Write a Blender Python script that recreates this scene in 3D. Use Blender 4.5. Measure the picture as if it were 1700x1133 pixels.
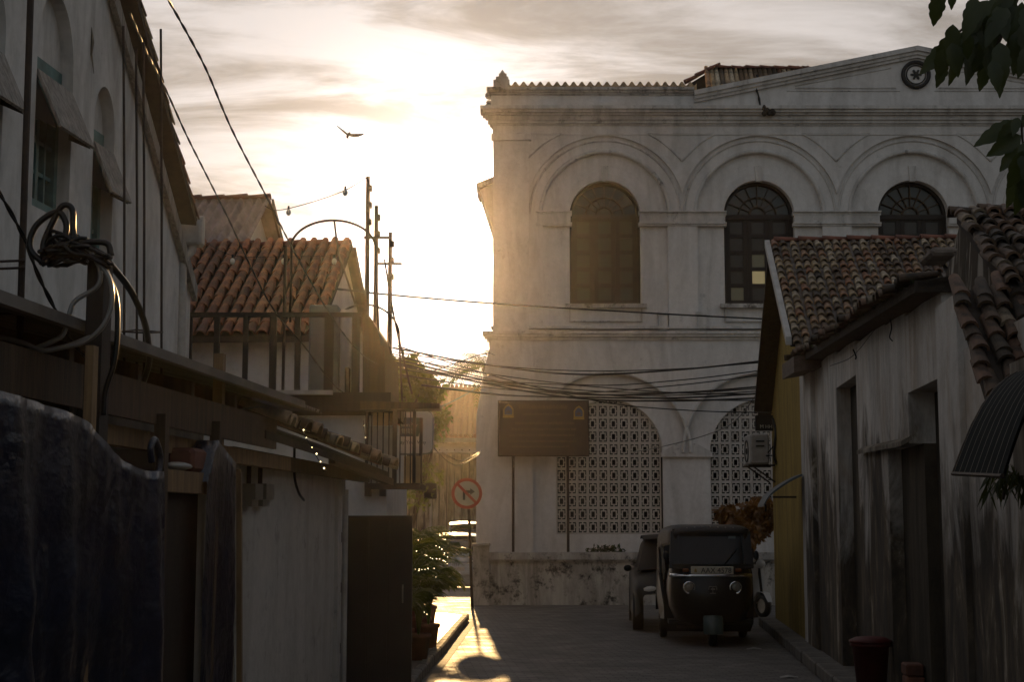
import bpy, bmesh, math, random
from mathutils import Vector, Matrix, Quaternion, noise
random.seed(7)
for _o in list(bpy.data.objects): bpy.data.objects.remove(_o)
SC = bpy.context.scene
COL = SC.collection
R = math.radians

# ------------------------------------------------------------------ camera
FOC, CX, CY, HOR, CAMZ = 2500.0, 850.0, 566.5, 868.0, 1.75
PITCH = math.atan((HOR - CY) / FOC)
cam = bpy.data.cameras.new('camera'); camo = bpy.data.objects.new('camera', cam); COL.objects.link(camo)
cam.sensor_width = 36.0; cam.lens = 36.0 * FOC / 1700.0; cam.clip_end = 3000; cam.clip_start = 0.05
camo.location = (0, 0, CAMZ); camo.rotation_euler = (math.pi / 2 + PITCH, 0, 0)
SC.camera = camo
# ------------------------------------------------------------------ sun and sky
SUN_AZ, SUN_EL = R(-2.5), R(10.6)
SUN = Vector((math.sin(SUN_AZ) * math.cos(SUN_EL), math.cos(SUN_AZ) * math.cos(SUN_EL), math.sin(SUN_EL)))
sl = bpy.data.lights.new('sun', 'SUN'); sl.energy = 3.5; sl.angle = R(0.55); sl.color = (1.0, 0.61, 0.25)
slo = bpy.data.objects.new('sun', sl); COL.objects.link(slo); slo.location = SUN * 200
slo.rotation_euler = SUN.to_track_quat('Z', 'Y').to_euler()
SC.view_settings.view_transform = 'Standard'; SC.view_settings.look = 'None'
SC.view_settings.exposure = 0.28; SC.view_settings.gamma = 1.0; SC.view_settings.use_curve_mapping = False
SC.render.engine = 'CYCLES'
SC.cycles.use_denoising = True
SC.cycles.max_bounces = 6; SC.cycles.diffuse_bounces = 3; SC.cycles.glossy_bounces = 3; SC.cycles.volume_bounces = 0
SC.cycles.transparent_max_bounces = 8; SC.cycles.sample_clamp_indirect = 4.0

def build_world():
    w = bpy.data.worlds.new('World'); SC.world = w; w.use_nodes = True
    nt = w.node_tree; N = nt.nodes; L = nt.links; N.clear()
    def nd(t, **k):
        n = N.new(t)
        for a, b in k.items(): setattr(n, a, b)
        return n
    def math_(op, a, b=None, clamp=False):
        n = nd('ShaderNodeMath', operation=op, use_clamp=clamp)
        for i, v in enumerate((a, b)):
            if v is None: continue
            if isinstance(v, (int, float)): n.inputs[i].default_value = v
            else: L.new(v, n.inputs[i])
        return n.outputs[0]
    out = nd('ShaderNodeOutputWorld'); bg = nd('ShaderNodeBackground'); bg.inputs[1].default_value = 0.1
    sky = nd('ShaderNodeTexSky', sky_type='NISHITA'); sky.sun_disc = False
    sky.sun_elevation = SUN_EL; sky.sun_rotation = SUN_AZ; sky.air_density = 1.2; sky.dust_density = 2.5; sky.ozone_density = 1.0
    tc = nd('ShaderNodeTexCoord')
    dot = nd('ShaderNodeVectorMath', operation='DOT_PRODUCT'); L.new(tc.outputs['Generated'], dot.inputs[0]); dot.inputs[1].default_value = SUN
    d = math_('MAXIMUM', dot.outputs['Value'], 0.0)
    sep = nd('ShaderNodeSeparateXYZ'); L.new(tc.outputs['Generated'], sep.inputs[0])
    den = math_('ADD', math_('ABSOLUTE', sep.outputs[2]), 0.22)
    u = math_('DIVIDE', sep.outputs[0], den); v = math_('DIVIDE', sep.outputs[1], den)
    cmb = nd('ShaderNodeCombineXYZ'); L.new(u, cmb.inputs[0]); L.new(v, cmb.inputs[1])
    mp = nd('ShaderNodeMapping'); L.new(cmb.outputs[0], mp.inputs[0]); mp.inputs['Rotation'].default_value = (0, 0, R(-30)); mp.inputs['Scale'].default_value = (0.75, 1.7, 1); mp.inputs['Location'].default_value = (3.7, 1.9, 0)
    n1 = nd('ShaderNodeTexNoise'); L.new(mp.outputs[0], n1.inputs['Vector']); n1.inputs['Scale'].default_value = 3.4; n1.inputs['Detail'].default_value = 10; n1.inputs['Roughness'].default_value = 0.6; n1.inputs['Distortion'].default_value = 0.45
    cov = nd('ShaderNodeMapRange', interpolation_type='SMOOTHSTEP'); L.new(n1.outputs[0], cov.inputs[0])
    for i, x in enumerate((0.36, 0.60, 0.0, 1.0)): cov.inputs[i + 1].default_value = x
    # thin cloud lit from behind: pale and warm where thin, greyer where thick, bright round the sun
    mixc = nd('ShaderNodeMix', data_type='RGBA'); L.new(cov.outputs[0], mixc.inputs[0])
    mixc.inputs[6].default_value = (4.3, 3.95, 3.85, 1); mixc.inputs[7].default_value = (10.0, 9.45, 9.5, 1)
    glow = math_('ADD', math_('MULTIPLY', math_('POWER', d, 14.0), 0.27), math_('MULTIPLY', math_('POWER', d, 150.0), 0.55))
    glow = math_('ADD', glow, math_('MULTIPLY', math_('POWER', d, 420.0), 3.0))
    glow = math_('ADD', glow, 0.34)
    vm = nd('ShaderNodeVectorMath', operation='SCALE'); L.new(mixc.outputs[2], vm.inputs[0]); L.new(glow, vm.inputs['Scale'])
    fin = nd('ShaderNodeMix', data_type='RGBA'); L.new(math_('ADD', math_('MULTIPLY', math_('POWER', d, 2.0), 0.40), 0.57), fin.inputs[0])
    L.new(sky.outputs[0], fin.inputs[6]); L.new(vm.outputs[0], fin.inputs[7])
    L.new(fin.outputs[2], bg.inputs[0]); L.new(bg.outputs[0], out.inputs[0])
build_world()

# ------------------------------------------------------------------ pixel rays -> places
_c, _s = math.cos(PITCH), math.sin(PITCH)
def ray(px, py):
    a = (px - CX) / FOC; b = (CY - py) / FOC
    return Vector((a, _c - b * _s, _s + b * _c))
def U(px, py, Y):                       # where the ray meets the plane Y = const
    d = ray(px, py); k = Y / d.y
    return Vector((d.x * k, Y, CAMZ + d.z * k))
def G(px, py, z=0.0):                   # ... a horizontal plane
    d = ray(px, py); k = (z - CAMZ) / d.z
    return Vector((d.x * k, d.y * k, z))
def PL(px, py, X0, s):                  # ... the vertical plane X = X0 + s*Y
    d = ray(px, py); k = X0 / (d.x - s * d.y)
    return Vector((d.x * k, d.y * k, CAMZ + d.z * k))
def proj(p):
    x, y, z = p[0], p[1], p[2] - CAMZ
    dep = y * _c + z * _s; up = -y * _s + z * _c
    return CX + FOC * x / dep, CY - FOC * up / dep
def frame(X0, s):                       # local (w right of wall line, t along the alley, z up)
    return Matrix(((1, s, 0, X0), (-s, 1, 0, 0), (0, 0, 1, 0), (0, 0, 0, 1)))
I4 = Matrix.Identity(4)

# ------------------------------------------------------------------ materials
def _nt(name):
    m = bpy.data.materials.new(name); m.use_nodes = True
    nt = m.node_tree; b = nt.nodes['Principled BSDF']
    return m, nt, b
def noise_node(nt, scale, detail=5, rough=0.55, stretch=(1, 1, 1), coord='Object', dist=0.0, loc=(0, 0, 0)):
    tc = nt.nodes.new('ShaderNodeTexCoord'); mp = nt.nodes.new('ShaderNodeMapping'); n = nt.nodes.new('ShaderNodeTexNoise')
    mp.inputs['Scale'].default_value = stretch; mp.inputs['Location'].default_value = loc
    nt.links.new(tc.outputs[coord], mp.inputs[0]); nt.links.new(mp.outputs[0], n.inputs['Vector'])
    n.inputs['Scale'].default_value = scale; n.inputs['Detail'].default_value = detail; n.inputs['Roughness'].default_value = rough
    n.inputs['Distortion'].default_value = dist
    return n.outputs[0]
def ramp(nt, fac, stops):
    r = nt.nodes.new('ShaderNodeValToRGB'); nt.links.new(fac, r.inputs[0]); e = r.color_ramp.elements
    while len(e) < len(stops): e.new(0.5)
    for i, (p, c) in enumerate(stops):
        e[i].position = p; e[i].color = (c[0], c[1], c[2], 1) if len(c) > 2 else (c[0],) * 3 + (1,)
    return r.outputs[0]
def mixc(nt, fac, a, b, mode='MIX'):
    m = nt.nodes.new('ShaderNodeMix'); m.data_type = 'RGBA'; m.blend_type = mode
    for i, v in ((0, fac), (6, a), (7, b)):
        if isinstance(v, (int, float)): m.inputs[i].default_value = v
        elif isinstance(v, tuple): m.inputs[i].default_value = (v[0], v[1], v[2], 1)
        else: nt.links.new(v, m.inputs[i])
    return m.outputs[2]
def bump(nt, b, h, strength, dist=0.02):
    n = nt.nodes.new('ShaderNodeBump'); n.inputs['Strength'].default_value = strength; n.inputs['Distance'].default_value = dist
    nt.links.new(h, n.inputs['Height']); nt.links.new(n.outputs[0], b.inputs['Normal'])
def simple(name, c1, c2=None, scale=6, rough=0.7, metal=0.0, spec=0.4, bmp=0.15, stretch=(1, 1, 1), random_tint=0.0, dist=0.01):
    m, nt, b = _nt(name)
    if c2 is None: c2 = tuple(x * 0.7 for x in c1)
    f = noise_node(nt, scale, 6, 0.6, stretch)
    c = ramp(nt, f, [(0.3, c2), (0.68, c1)])
    if random_tint:
        oi = nt.nodes.new('ShaderNodeObjectInfo')
        k = ramp(nt, oi.outputs['Random'], [(0, (1 - random_tint,)), (1, (1 + random_tint * 0.4,))])
        c = mixc(nt, 1.0, c, k, 'MULTIPLY')
    nt.links.new(c, b.inputs['Base Color'])
    b.inputs['Roughness'].default_value = rough; b.inputs['Metallic'].default_value = metal; b.inputs['Specular IOR Level'].default_value = spec
    if bmp: bump(nt, b, noise_node(nt, scale * 5, 5, 0.6, stretch), bmp, dist)
    return m
def plaster(name, col, grime=(0.10, 0.09, 0.075), amt=0.5, streak=0.5, black=0.0, spots=0.3, rough=0.9, soft=0.16, pale=None, damp=None, slo=0.60):
    """old limewash: base colour, rain streaks running down, mould spots, trowel relief"""
    m, nt, b = _nt(name)
    big = noise_node(nt, 0.55, 6, 0.6)
    st = noise_node(nt, 1.6, 8, 0.62, (1.4, 1.4, 0.34), dist=1.1)
    fine = noise_node(nt, 9.0, 8, 0.7)
    base = ramp(nt, big, [(0.3, tuple(x * 0.86 for x in col)), (0.7, col)])
    c = mixc(nt, ramp(nt, st, [(0.52 - soft * streak, (0,)), (0.52 + soft, (amt,))]), base, grime)
    patch = noise_node(nt, 0.75, 6, 0.6, (1, 1, .55), dist=0.8, loc=(1.7, 6, 2.2))
    if black:
        st2 = noise_node(nt, 1.9, 9, 0.68, (1.6, 1.6, 0.2), dist=1.5, loc=(4, 2, 9))
        k = mixc(nt, 1.0, ramp(nt, st2, [(0.43, (0,)), (0.60, (black,))]), ramp(nt, patch, [(0.40, (0.06,)), (0.56, (1,))]), 'MULTIPLY')
        c = mixc(nt, k, c, (0.022, 0.019, 0.016))
        c = mixc(nt, ramp(nt, noise_node(nt, 1.1, 9, 0.7, (1, 1, .4), dist=1.4, loc=(9, 4, 4)), [(0.5, (0,)), (0.6, (black * .6,))]), c, tuple(x * .55 for x in grime))
    if damp:            # damp and mould creeping up from the foot in ragged tongues
        tc = nt.nodes.new('ShaderNodeTexCoord'); sp_ = nt.nodes.new('ShaderNodeSeparateXYZ'); nt.links.new(tc.outputs['Object'], sp_.inputs[0])
        def mth(op, a, b):
            n = nt.nodes.new('ShaderNodeMath'); n.operation = op
            for i, v in enumerate((a, b)):
                if isinstance(v, (int, float)): n.inputs[i].default_value = v
                else: nt.links.new(v, n.inputs[i])
            return n.outputs[0]
        t1 = noise_node(nt, 1.2, 9, 0.68, (1.2, 1.2, .42), dist=1.3, loc=(5, 3, 8)); t2 = noise_node(nt, 0.5, 4, 0.5, loc=(2, 2, 2))
        lev = mth('ADD', mth('MULTIPLY', mth('SUBTRACT', t1, .5), 4.2), mth('ADD', mth('MULTIPLY', mth('SUBTRACT', t2, .5), 3.0), damp[0]))
        mk = ramp(nt, mth('MULTIPLY', mth('SUBTRACT', lev, sp_.outputs[2]), .6), [(0.0, (0,)), (0.55, (.93,))])
        dcol = ramp(nt, noise_node(nt, 1.6, 9, 0.68, (1.3, 1.3, .45), dist=1.3, loc=(8, 1, 1)), [(0.36, (0.014, 0.012, 0.010)), (0.50, (0.055, 0.04, 0.026)), (0.58, (0.13, 0.10, 0.065)), (0.66, (0.42, 0.37, 0.30))])
        c = mixc(nt, mk, c, dcol)
    if pale:
        f = noise_node(nt, 1.5, 9, 0.66, (2.2, 2.2, 0.3), dist=1.6, loc=(3, 8, 5))
        c = mixc(nt, ramp(nt, f, [(0.545, (0,)), (0.60, (pale[1],))]), c, pale[0])
    sp = noise_node(nt, 3.4, 10, 0.75, loc=(7, 1, 3))
    c = mixc(nt, ramp(nt, sp, [(slo, (0,)), (slo + .1, (spots,))]), c, (0.035, 0.032, 0.028))
    c = mixc(nt, 0.35, c, ramp(nt, fine, [(0.3, (0.55,)), (0.7, (1.0,))]), 'MULTIPLY')
    nt.links.new(c, b.inputs['Base Color']); b.inputs['Roughness'].default_value = rough; b.inputs['Specular IOR Level'].default_value = 0.2
    bump(nt, b, noise_node(nt, 14, 8, 0.65), 0.35, 0.02)
    return m
def tile_mat(name, stops, moss=0.35):
    m, nt, b = _nt(name)
    oi = nt.nodes.new('ShaderNodeObjectInfo')
    c = ramp(nt, oi.outputs['Random'], stops)
    f = noise_node(nt, 9, 7, 0.7)
    c = mixc(nt, ramp(nt, f, [(0.45, (0,)), (0.68, (moss,))]), c, (0.018, 0.017, 0.012))
    f2 = noise_node(nt, 30, 5, 0.7)
    c = mixc(nt, 0.5, c, ramp(nt, f2, [(0.3, (0.55,)), (0.7, (1.1,))]), 'MULTIPLY')
    nt.links.new(c, b.inputs['Base Color']); b.inputs['Roughness'].default_value = 0.75; b.inputs['Specular IOR Level'].default_value = 0.3
    bump(nt, b, noise_node(nt, 40, 6, 0.7), 0.35, 0.01)
    return m
def emit(name, col, s):
    m, nt, b = _nt(name); b.inputs['Base Color'].default_value = (*col, 1); b.inputs['Emission Color'].default_value = (*col, 1); b.inputs['Emission Strength'].default_value = s
    return m
def leafmat(name, c1, c2, trans=0.35, rough=0.45, tint=(1.6, 1.35, 0.5)):
    m, nt, b = _nt(name)
    oi = nt.nodes.new('ShaderNodeObjectInfo')
    c = ramp(nt, noise_node(nt, 3.5, 3), [(0.35, c1), (0.65, c2)])
    nt.links.new(c, b.inputs['Base Color']); b.inputs['Roughness'].default_value = rough; b.inputs['Specular IOR Level'].default_value = 0.45
    tr = nt.nodes.new('ShaderNodeBsdfTranslucent'); mx = nt.nodes.new('ShaderNodeMixShader'); mx.inputs[0].default_value = trans
    tcol = mixc(nt, 1.0, c, tint, 'MULTIPLY'); nt.links.new(tcol, tr.inputs[0])
    nt.links.new(b.outputs[0], mx.inputs[1]); nt.links.new(tr.outputs[0], mx.inputs[2])
    nt.links.new(mx.outputs[0], nt.nodes['Material Output'].inputs[0])
    return m
def glass(name, col=(0.02, 0.022, 0.02), rough=0.08, alpha=None):
    m, nt, b = _nt(name)
    b.inputs['Base Color'].default_value = (*col, 1); b.inputs['Roughness'].default_value = rough; b.inputs['Specular IOR Level'].default_value = 0.5
    if alpha is not None: b.inputs['Alpha'].default_value = alpha
    return m
M = {}
M['white'] = plaster('lime_white_plaster', (0.66, 0.64, 0.625), (0.25, 0.23, 0.21), 0.36, 0.6, 0.0, 0.28)
M['trim'] = plaster('moulded_plaster', (0.62, 0.60, 0.58), (0.15, 0.135, 0.12), 0.5, 0.8, 0.0, 0.6, slo=0.57)
M['coping'] = plaster('mouldy_coping', (0.55, 0.53, 0.50), (0.06, 0.055, 0.048), 0.55, 0.9, 0.2, 0.8, slo=0.53)
M['house'] = plaster('grey_limewash', (0.60, 0.59, 0.575), (0.20, 0.18, 0.155), 0.5, 0.5, 0.15, 0.3)
M['shedwall'] = plaster('shed_limewash', (0.50, 0.47, 0.425), (0.22, 0.19, 0.15), 0.35, 0.5, 0.06, 0.3, slo=0.57)
M['weather'] = plaster('weathered_plaster', (0.40, 0.36, 0.30), (0.12, 0.085, 0.052), 0.85, 0.9, 0.78, 0.5)
M['weather2'] = plaster('pale_weathered_plaster', (0.66, 0.635, 0.61), (0.36, 0.27, 0.19), 0.5, 0.3, 0.3, 0.25)
M['damp'] = plaster('damp_streaked_plaster', (0.74, 0.70, 0.655), (0.38, 0.26, 0.155), 0.6, 0.3, 0.3, 0.25, damp=(2.55,))
M['crust'] = plaster('black_mould_crust', (0.085, 0.066, 0.046), (0.035, 0.028, 0.02), 0.8, 0.6, 0.0, 0.5, pale=((0.46, 0.42, 0.36), 0.75))
M['niche'] = plaster('dirty_shaded_plaster', (0.11, 0.09, 0.065), (0.04, 0.032, 0.024), 0.8, 0.9, 0.6, 0.5)  # stained niche plaster; on the shed back wall it stands for interior shade
M['ochre'] = plaster('ochre_limewash', (0.36, 0.25, 0.065), (0.12, 0.085, 0.03), 0.5, 0.4, 0.22, 0.2)
M['teal'] = simple('teal_paint', (0.11, 0.20, 0.19), (0.05, 0.085, 0.08), 5, 0.6)
M['greywood'] = simple('bleached_boards', (0.30, 0.28, 0.255), (0.11, 0.10, 0.09), 3, 0.85, stretch=(9, 9, 0.8), bmp=0.3)
M['wood'] = simple('brown_timber', (0.085, 0.052, 0.027), (0.03, 0.019, 0.011), 3, 0.7, stretch=(8, 8, 0.6), bmp=0.35)
M['woodlight'] = simple('raw_timber', (0.24, 0.15, 0.07), (0.10, 0.06, 0.03), 3, 0.75, stretch=(8, 8, 0.7), bmp=0.35)
M['darkwood'] = simple('dark_timber', (0.026, 0.018, 0.012), (0.012, 0.008, 0.006), 4, 0.65, stretch=(7, 7, 0.6), bmp=0.3)
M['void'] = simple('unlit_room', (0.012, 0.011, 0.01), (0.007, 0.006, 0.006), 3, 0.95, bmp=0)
M['iron'] = simple('rusty_iron', (0.055, 0.034, 0.022), (0.018, 0.014, 0.012), 14, 0.6, 0.4, bmp=0.3)
M['black'] = simple('black_rubber', (0.012, 0.012, 0.012), (0.007, 0.007, 0.007), 9, 0.5, bmp=0.1)
M['cable'] = simple('black_cable_sheath', (0.008, 0.0075, 0.007), (0.005, 0.005, 0.005), 9, 0.36, spec=0.3, bmp=0)
M['greycable'] = simple('grey_cable_sheath', (0.16, 0.155, 0.15), (0.10, 0.10, 0.095), 9, 0.3, spec=0.7, bmp=0)
M['pvc'] = simple('grey_pvc', (0.40, 0.385, 0.36), (0.25, 0.235, 0.22), 4, 0.5, bmp=0.05)
M['asb'] = simple('fibre_cement_sheet', (0.30, 0.245, 0.235), (0.12, 0.09, 0.085), 2.6, 0.85, bmp=0.2)
M['tin'] = simple('weathered_tin', (0.17, 0.155, 0.14), (0.07, 0.06, 0.05), 3, 0.5, 0.3, bmp=0.1)
M['steel'] = simple('dull_steel', (0.30, 0.29, 0.27), (0.18, 0.17, 0.16), 6, 0.35, 0.9, bmp=0.05)
M['chrome'] = simple('chrome', (0.7, 0.7, 0.7), (0.6, 0.6, 0.6), 6, 0.12, 1.0, bmp=0)
M['gate'] = simple('black_gate_paint', (0.018, 0.015, 0.012), (0.010, 0.008, 0.007), 4, 0.5, bmp=0.1)
M['tileA'] = tile_mat('old_clay_tile', [(0, (0.045, 0.032, 0.022)), (0.2, (0.15, 0.095, 0.052)), (0.4, (0.46, 0.35, 0.21)), (0.55, (0.34, 0.16, 0.085)), (0.7, (0.09, 0.062, 0.04)), (0.86, (0.58, 0.48, 0.34)), (1, (0.20, 0.135, 0.075))], 0.85)
M['tileC'] = tile_mat('mossy_clay_tile', [(0, (0.03, 0.023, 0.016)), (0.3, (0.10, 0.062, 0.036)), (0.6, (0.17, 0.095, 0.06)), (0.8, (0.06, 0.045, 0.03)), (0.93, (0.30, 0.235, 0.16)), (1, (0.12, 0.075, 0.05))], 0.95)
M['tileB'] = tile_mat('red_clay_tile', [(0, (0.10, 0.04, 0.022)), (0.4, (0.22, 0.082, 0.038)), (0.75, (0.30, 0.12, 0.052)), (1, (0.14, 0.066, 0.04))], 0.75)
M['ridge'] = simple('red_ridge_tile', (0.24, 0.085, 0.05), (0.10, 0.045, 0.03), 6, 0.8, bmp=0.3, random_tint=0.35)
M['deck'] = simple('tile_bedding', (0.055, 0.042, 0.032), (0.025, 0.02, 0.016), 12, 0.95, bmp=0.4)
M['channel'] = simple('pale_gutter_tile', (0.20, 0.165, 0.14), (0.07, 0.055, 0.045), 7, 0.85, bmp=0.3, random_tint=0.4)
M['bulb'] = glass('bulb_glass', (0.5, 0.47, 0.42), 0.12)
M['glass'] = glass('dark_pane', (0.018, 0.016, 0.013), 0.25)
M['paleglass'] = glass('grimy_pane', (0.032, 0.028, 0.023), 0.5)
M['lit'] = emit('lit_pane', (0.40, 0.32, 0.16), 0.26)
M['lit2'] = emit('faintly_lit_pane', (0.10, 0.09, 0.055), 0.12)
M['leafdark'] = leafmat('dark_leaf', (0.022, 0.034, 0.012), (0.045, 0.06, 0.016), 0.4)
M['leafgreen'] = leafmat('green_leaf', (0.045, 0.07, 0.012), (0.10, 0.13, 0.02), 0.45, 0.3)
M['leaforange'] = leafmat('croton_leaf', (0.10, 0.045, 0.012), (0.24, 0.115, 0.03), 0.3)
M['bark'] = simple('bark', (0.075, 0.055, 0.038), (0.03, 0.022, 0.016), 8, 0.9, stretch=(4, 4, 0.8), bmp=0.5)

# ------------------------------------------------------------------ mesh building
class MB:
    def __init__(s, T=None): s.v = []; s.f = []; s.T = T; s.mi = []; s.m = 0
    def pt(s, p):
        p = Vector(p)
        s.v.append(tuple(s.T @ p) if s.T is not None else tuple(p)); return len(s.v) - 1
    def face(s, *ps): s.f.append([s.pt(p) for p in ps]); s.mi.append(s.m)
    def box(s, a, b):
        x0, y0, z0 = a; x1, y1, z1 = b
        i = [s.pt(p) for p in ((x0, y0, z0), (x1, y0, z0), (x1, y1, z0), (x0, y1, z0), (x0, y0, z1), (x1, y0, z1), (x1, y1, z1), (x0, y1, z1))]
        for q in ((0, 3, 2, 1), (4, 5, 6, 7), (0, 1, 5, 4), (1, 2, 6, 5), (2, 3, 7, 6), (3, 0, 4, 7)):
            s.f.append([i[k] for k in q]); s.mi.append(s.m)
        return s
    def bevbox(s, a, b, r=0.01):
        """box with chamfered vertical/horizontal rims along y"""
        x0, y0, z0 = a; x1, y1, z1 = b
        pr = [(x0 + r, z0), (x1 - r, z0), (x1, z0 + r), (x1, z1 - r), (x1 - r, z1), (x0 + r, z1), (x0, z1 - r), (x0, z0 + r)]
        cx, cz = (x0 + x1) / 2, (z0 + z1) / 2
        ins = [(cx + (x - cx) * (1 - 2 * r / max(x1 - x0, 1e-3)), cz + (z - cz) * (1 - 2 * r / max(z1 - z0, 1e-3))) for x, z in pr]
        s.loft([[(x, y0, z) for x, z in ins], [(x, y0 + r, z) for x, z in pr], [(x, y1 - r, z) for x, z in pr], [(x, y1, z) for x, z in ins]], True, True)
        return s
    def loft(s, rings, closed=True, caps=False):
        idx = [[s.pt(p) for p in r] for r in rings]; n = len(idx[0])
        for a, b in zip(idx, idx[1:]):
            for k in range(n if closed else n - 1):
                s.f.append([a[k], a[(k + 1) % n], b[(k + 1) % n], b[k]]); s.mi.append(s.m)
        if caps: s.f.append(idx[0][::-1]); s.f.append(idx[-1]); s.mi += [s.m] * 2
        return s
    def tube(s, path, r, seg=6, cap=True):
        P = [Vector(p) for p in path]; rr = r if isinstance(r, (list, tuple)) else [r] * len(P)
        rings = []; up = None
        for k, p in enumerate(P):
            t = (P[min(k + 1, len(P) - 1)] - P[max(k - 1, 0)]).normalized()
            if up is None: up = Vector((0, 0, 1)) if abs(t.z) < 0.9 else Vector((1, 0, 0))
            a = t.cross(up).normalized(); up = a.cross(t).normalized()
            rings.append([p + (a * math.cos(q) + up * math.sin(q)) * rr[k] for q in (2 * math.pi * j / seg for j in range(seg))])
        return s.loft(rings, True, cap)
    def bar(s, a, b, wx, wz, up=(0, 0, 1)):
        a, b = Vector(a), Vector(b); t = (b - a).normalized(); up = Vector(up)
        if abs(t.dot(up)) > 0.95: up = Vector((0, 1, 0))
        x = t.cross(up).normalized() * wx / 2; z = x.cross(t).normalized() * wz / 2
        return s.loft([[a - x - z, a + x - z, a + x + z, a - x + z], [b - x - z, b + x - z, b + x + z, b - x + z]], True, True)
    def prism(s, poly, d):
        """poly: 3D points of one face, extruded by vector d"""
        d = Vector(d); P = [Vector(p) for p in poly]
        return s.loft([P, [p + d for p in P]], True, True)
    def disc(s, c, r, ax, th, seg=24, r2=None):
        c = Vector(c); ax = Vector(ax).normalized(); a = ax.cross(Vector((0.3, 0.2, 1))).normalized(); b = ax.cross(a)
        ring = lambda rad, off: [c + ax * off + (a * math.cos(2 * math.pi * k / seg) + b * math.sin(2 * math.pi * k / seg)) * rad for k in range(seg)]
        if r2 is None: return s.loft([ring(r, 0), ring(r, th)], True, True)
        return s.loft([ring(r, 0), ring(r, th), ring(r2, th), ring(r2, 0), ring(r, 0)], True, False)
    def sphere(s, c, r, seg=10, rings=6, sc=(1, 1, 1)):
        c = Vector(c); rg = []
        for k in range(rings + 1):
            th = math.pi * k / rings; th = min(max(th, 0.02), math.pi - 0.02)
            rg.append([c + Vector((math.sin(th) * math.cos(2 * math.pi * j / seg) * sc[0], math.sin(th) * math.sin(2 * math.pi * j / seg) * sc[1], math.cos(th) * sc[2])) * r for j in range(seg)])
        return s.loft(rg, True, True)
    def mesh(s, name, mats):
        me = bpy.data.meshes.new(name); me.from_pydata(s.v, [], s.f)
        for m in (mats if isinstance(mats, (list, tuple)) else [mats]): me.materials.append(m)
        if any(s.mi):
            me.polygons.foreach_set('material_index', s.mi)
        return me
    def build(s, name, mat, parent=None, smooth=False):
        me = s.mesh(name, mat)
        if smooth: me.polygons.foreach_set('use_smooth', [True] * len(me.polygons))
        me.update()
        return link(bpy.data.objects.new(name, me), parent)
def link(o, parent=None):
    COL.objects.link(o)
    if parent is not None:
        o.parent = parent; o.matrix_parent_inverse = WM(parent).inverted()
    return o
def WM(o):
    m = o.matrix_basis.copy()
    if o.parent is not None: m = WM(o.parent) @ o.matrix_parent_inverse @ m
    return m
def thing(name, label, cat, loc=(0, 0, 0), group=None):
    o = bpy.data.objects.new(name, None); COL.objects.link(o); o.location = loc; o.empty_display_size = 0.2
    return tag(o, label, cat, group)
def tag(o, label, cat, group=None):
    o['label'] = label; o['category'] = cat
    if group: o['group'] = group
    return o
def struct(o): o['kind'] = 'structure'; return o
def shared(name, me, mat4, parent):
    o = bpy.data.objects.new(name, me); COL.objects.link(o); o.parent = parent
    o.matrix_parent_inverse = WM(parent).inverted(); o.matrix_basis = mat4; return o
def text(body, size, loc, mat, parent, name='lettering', rot=(math.pi / 2, 0, 0), ext=0.002, align='CENTER', sx=1.0):
    cu = bpy.data.curves.new(name, 'FONT'); cu.body = body; cu.size = size; cu.extrude = ext; cu.align_x = align; cu.align_y = 'CENTER'; cu.materials.append(mat); cu.resolution_u = 3
    o = bpy.data.objects.new(name, cu); COL.objects.link(o)
    me = bpy.data.meshes.new_from_object(o.evaluated_get(bpy.context.evaluated_depsgraph_get())); bpy.data.objects.remove(o); me.name = name
    if not me.materials: me.materials.append(mat)
    o = bpy.data.objects.new(name, me); COL.objects.link(o)
    o.parent = parent; o.matrix_parent_inverse = WM(parent).inverted(); o.location = loc; o.rotation_euler = rot; o.scale = (sx, 1, 1); return o
def curve_pts(P, n=12):
    """Catmull-Rom through control points"""
    P = [Vector(p) for p in P]; Q = [P[0] * 2 - P[1]] + P + [P[-1] * 2 - P[-2]]; out = []
    for k in range(1, len(Q) - 2):
        for j in range(n):
            t = j / n; a, b, c, d = Q[k - 1], Q[k], Q[k + 1], Q[k + 2]
            out.append(0.5 * (2 * b + (c - a) * t + (2 * a - 5 * b + 4 * c - d) * t * t + (3 * b - a - 3 * c + d) * t ** 3))
    return out + [P[-1]]
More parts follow.
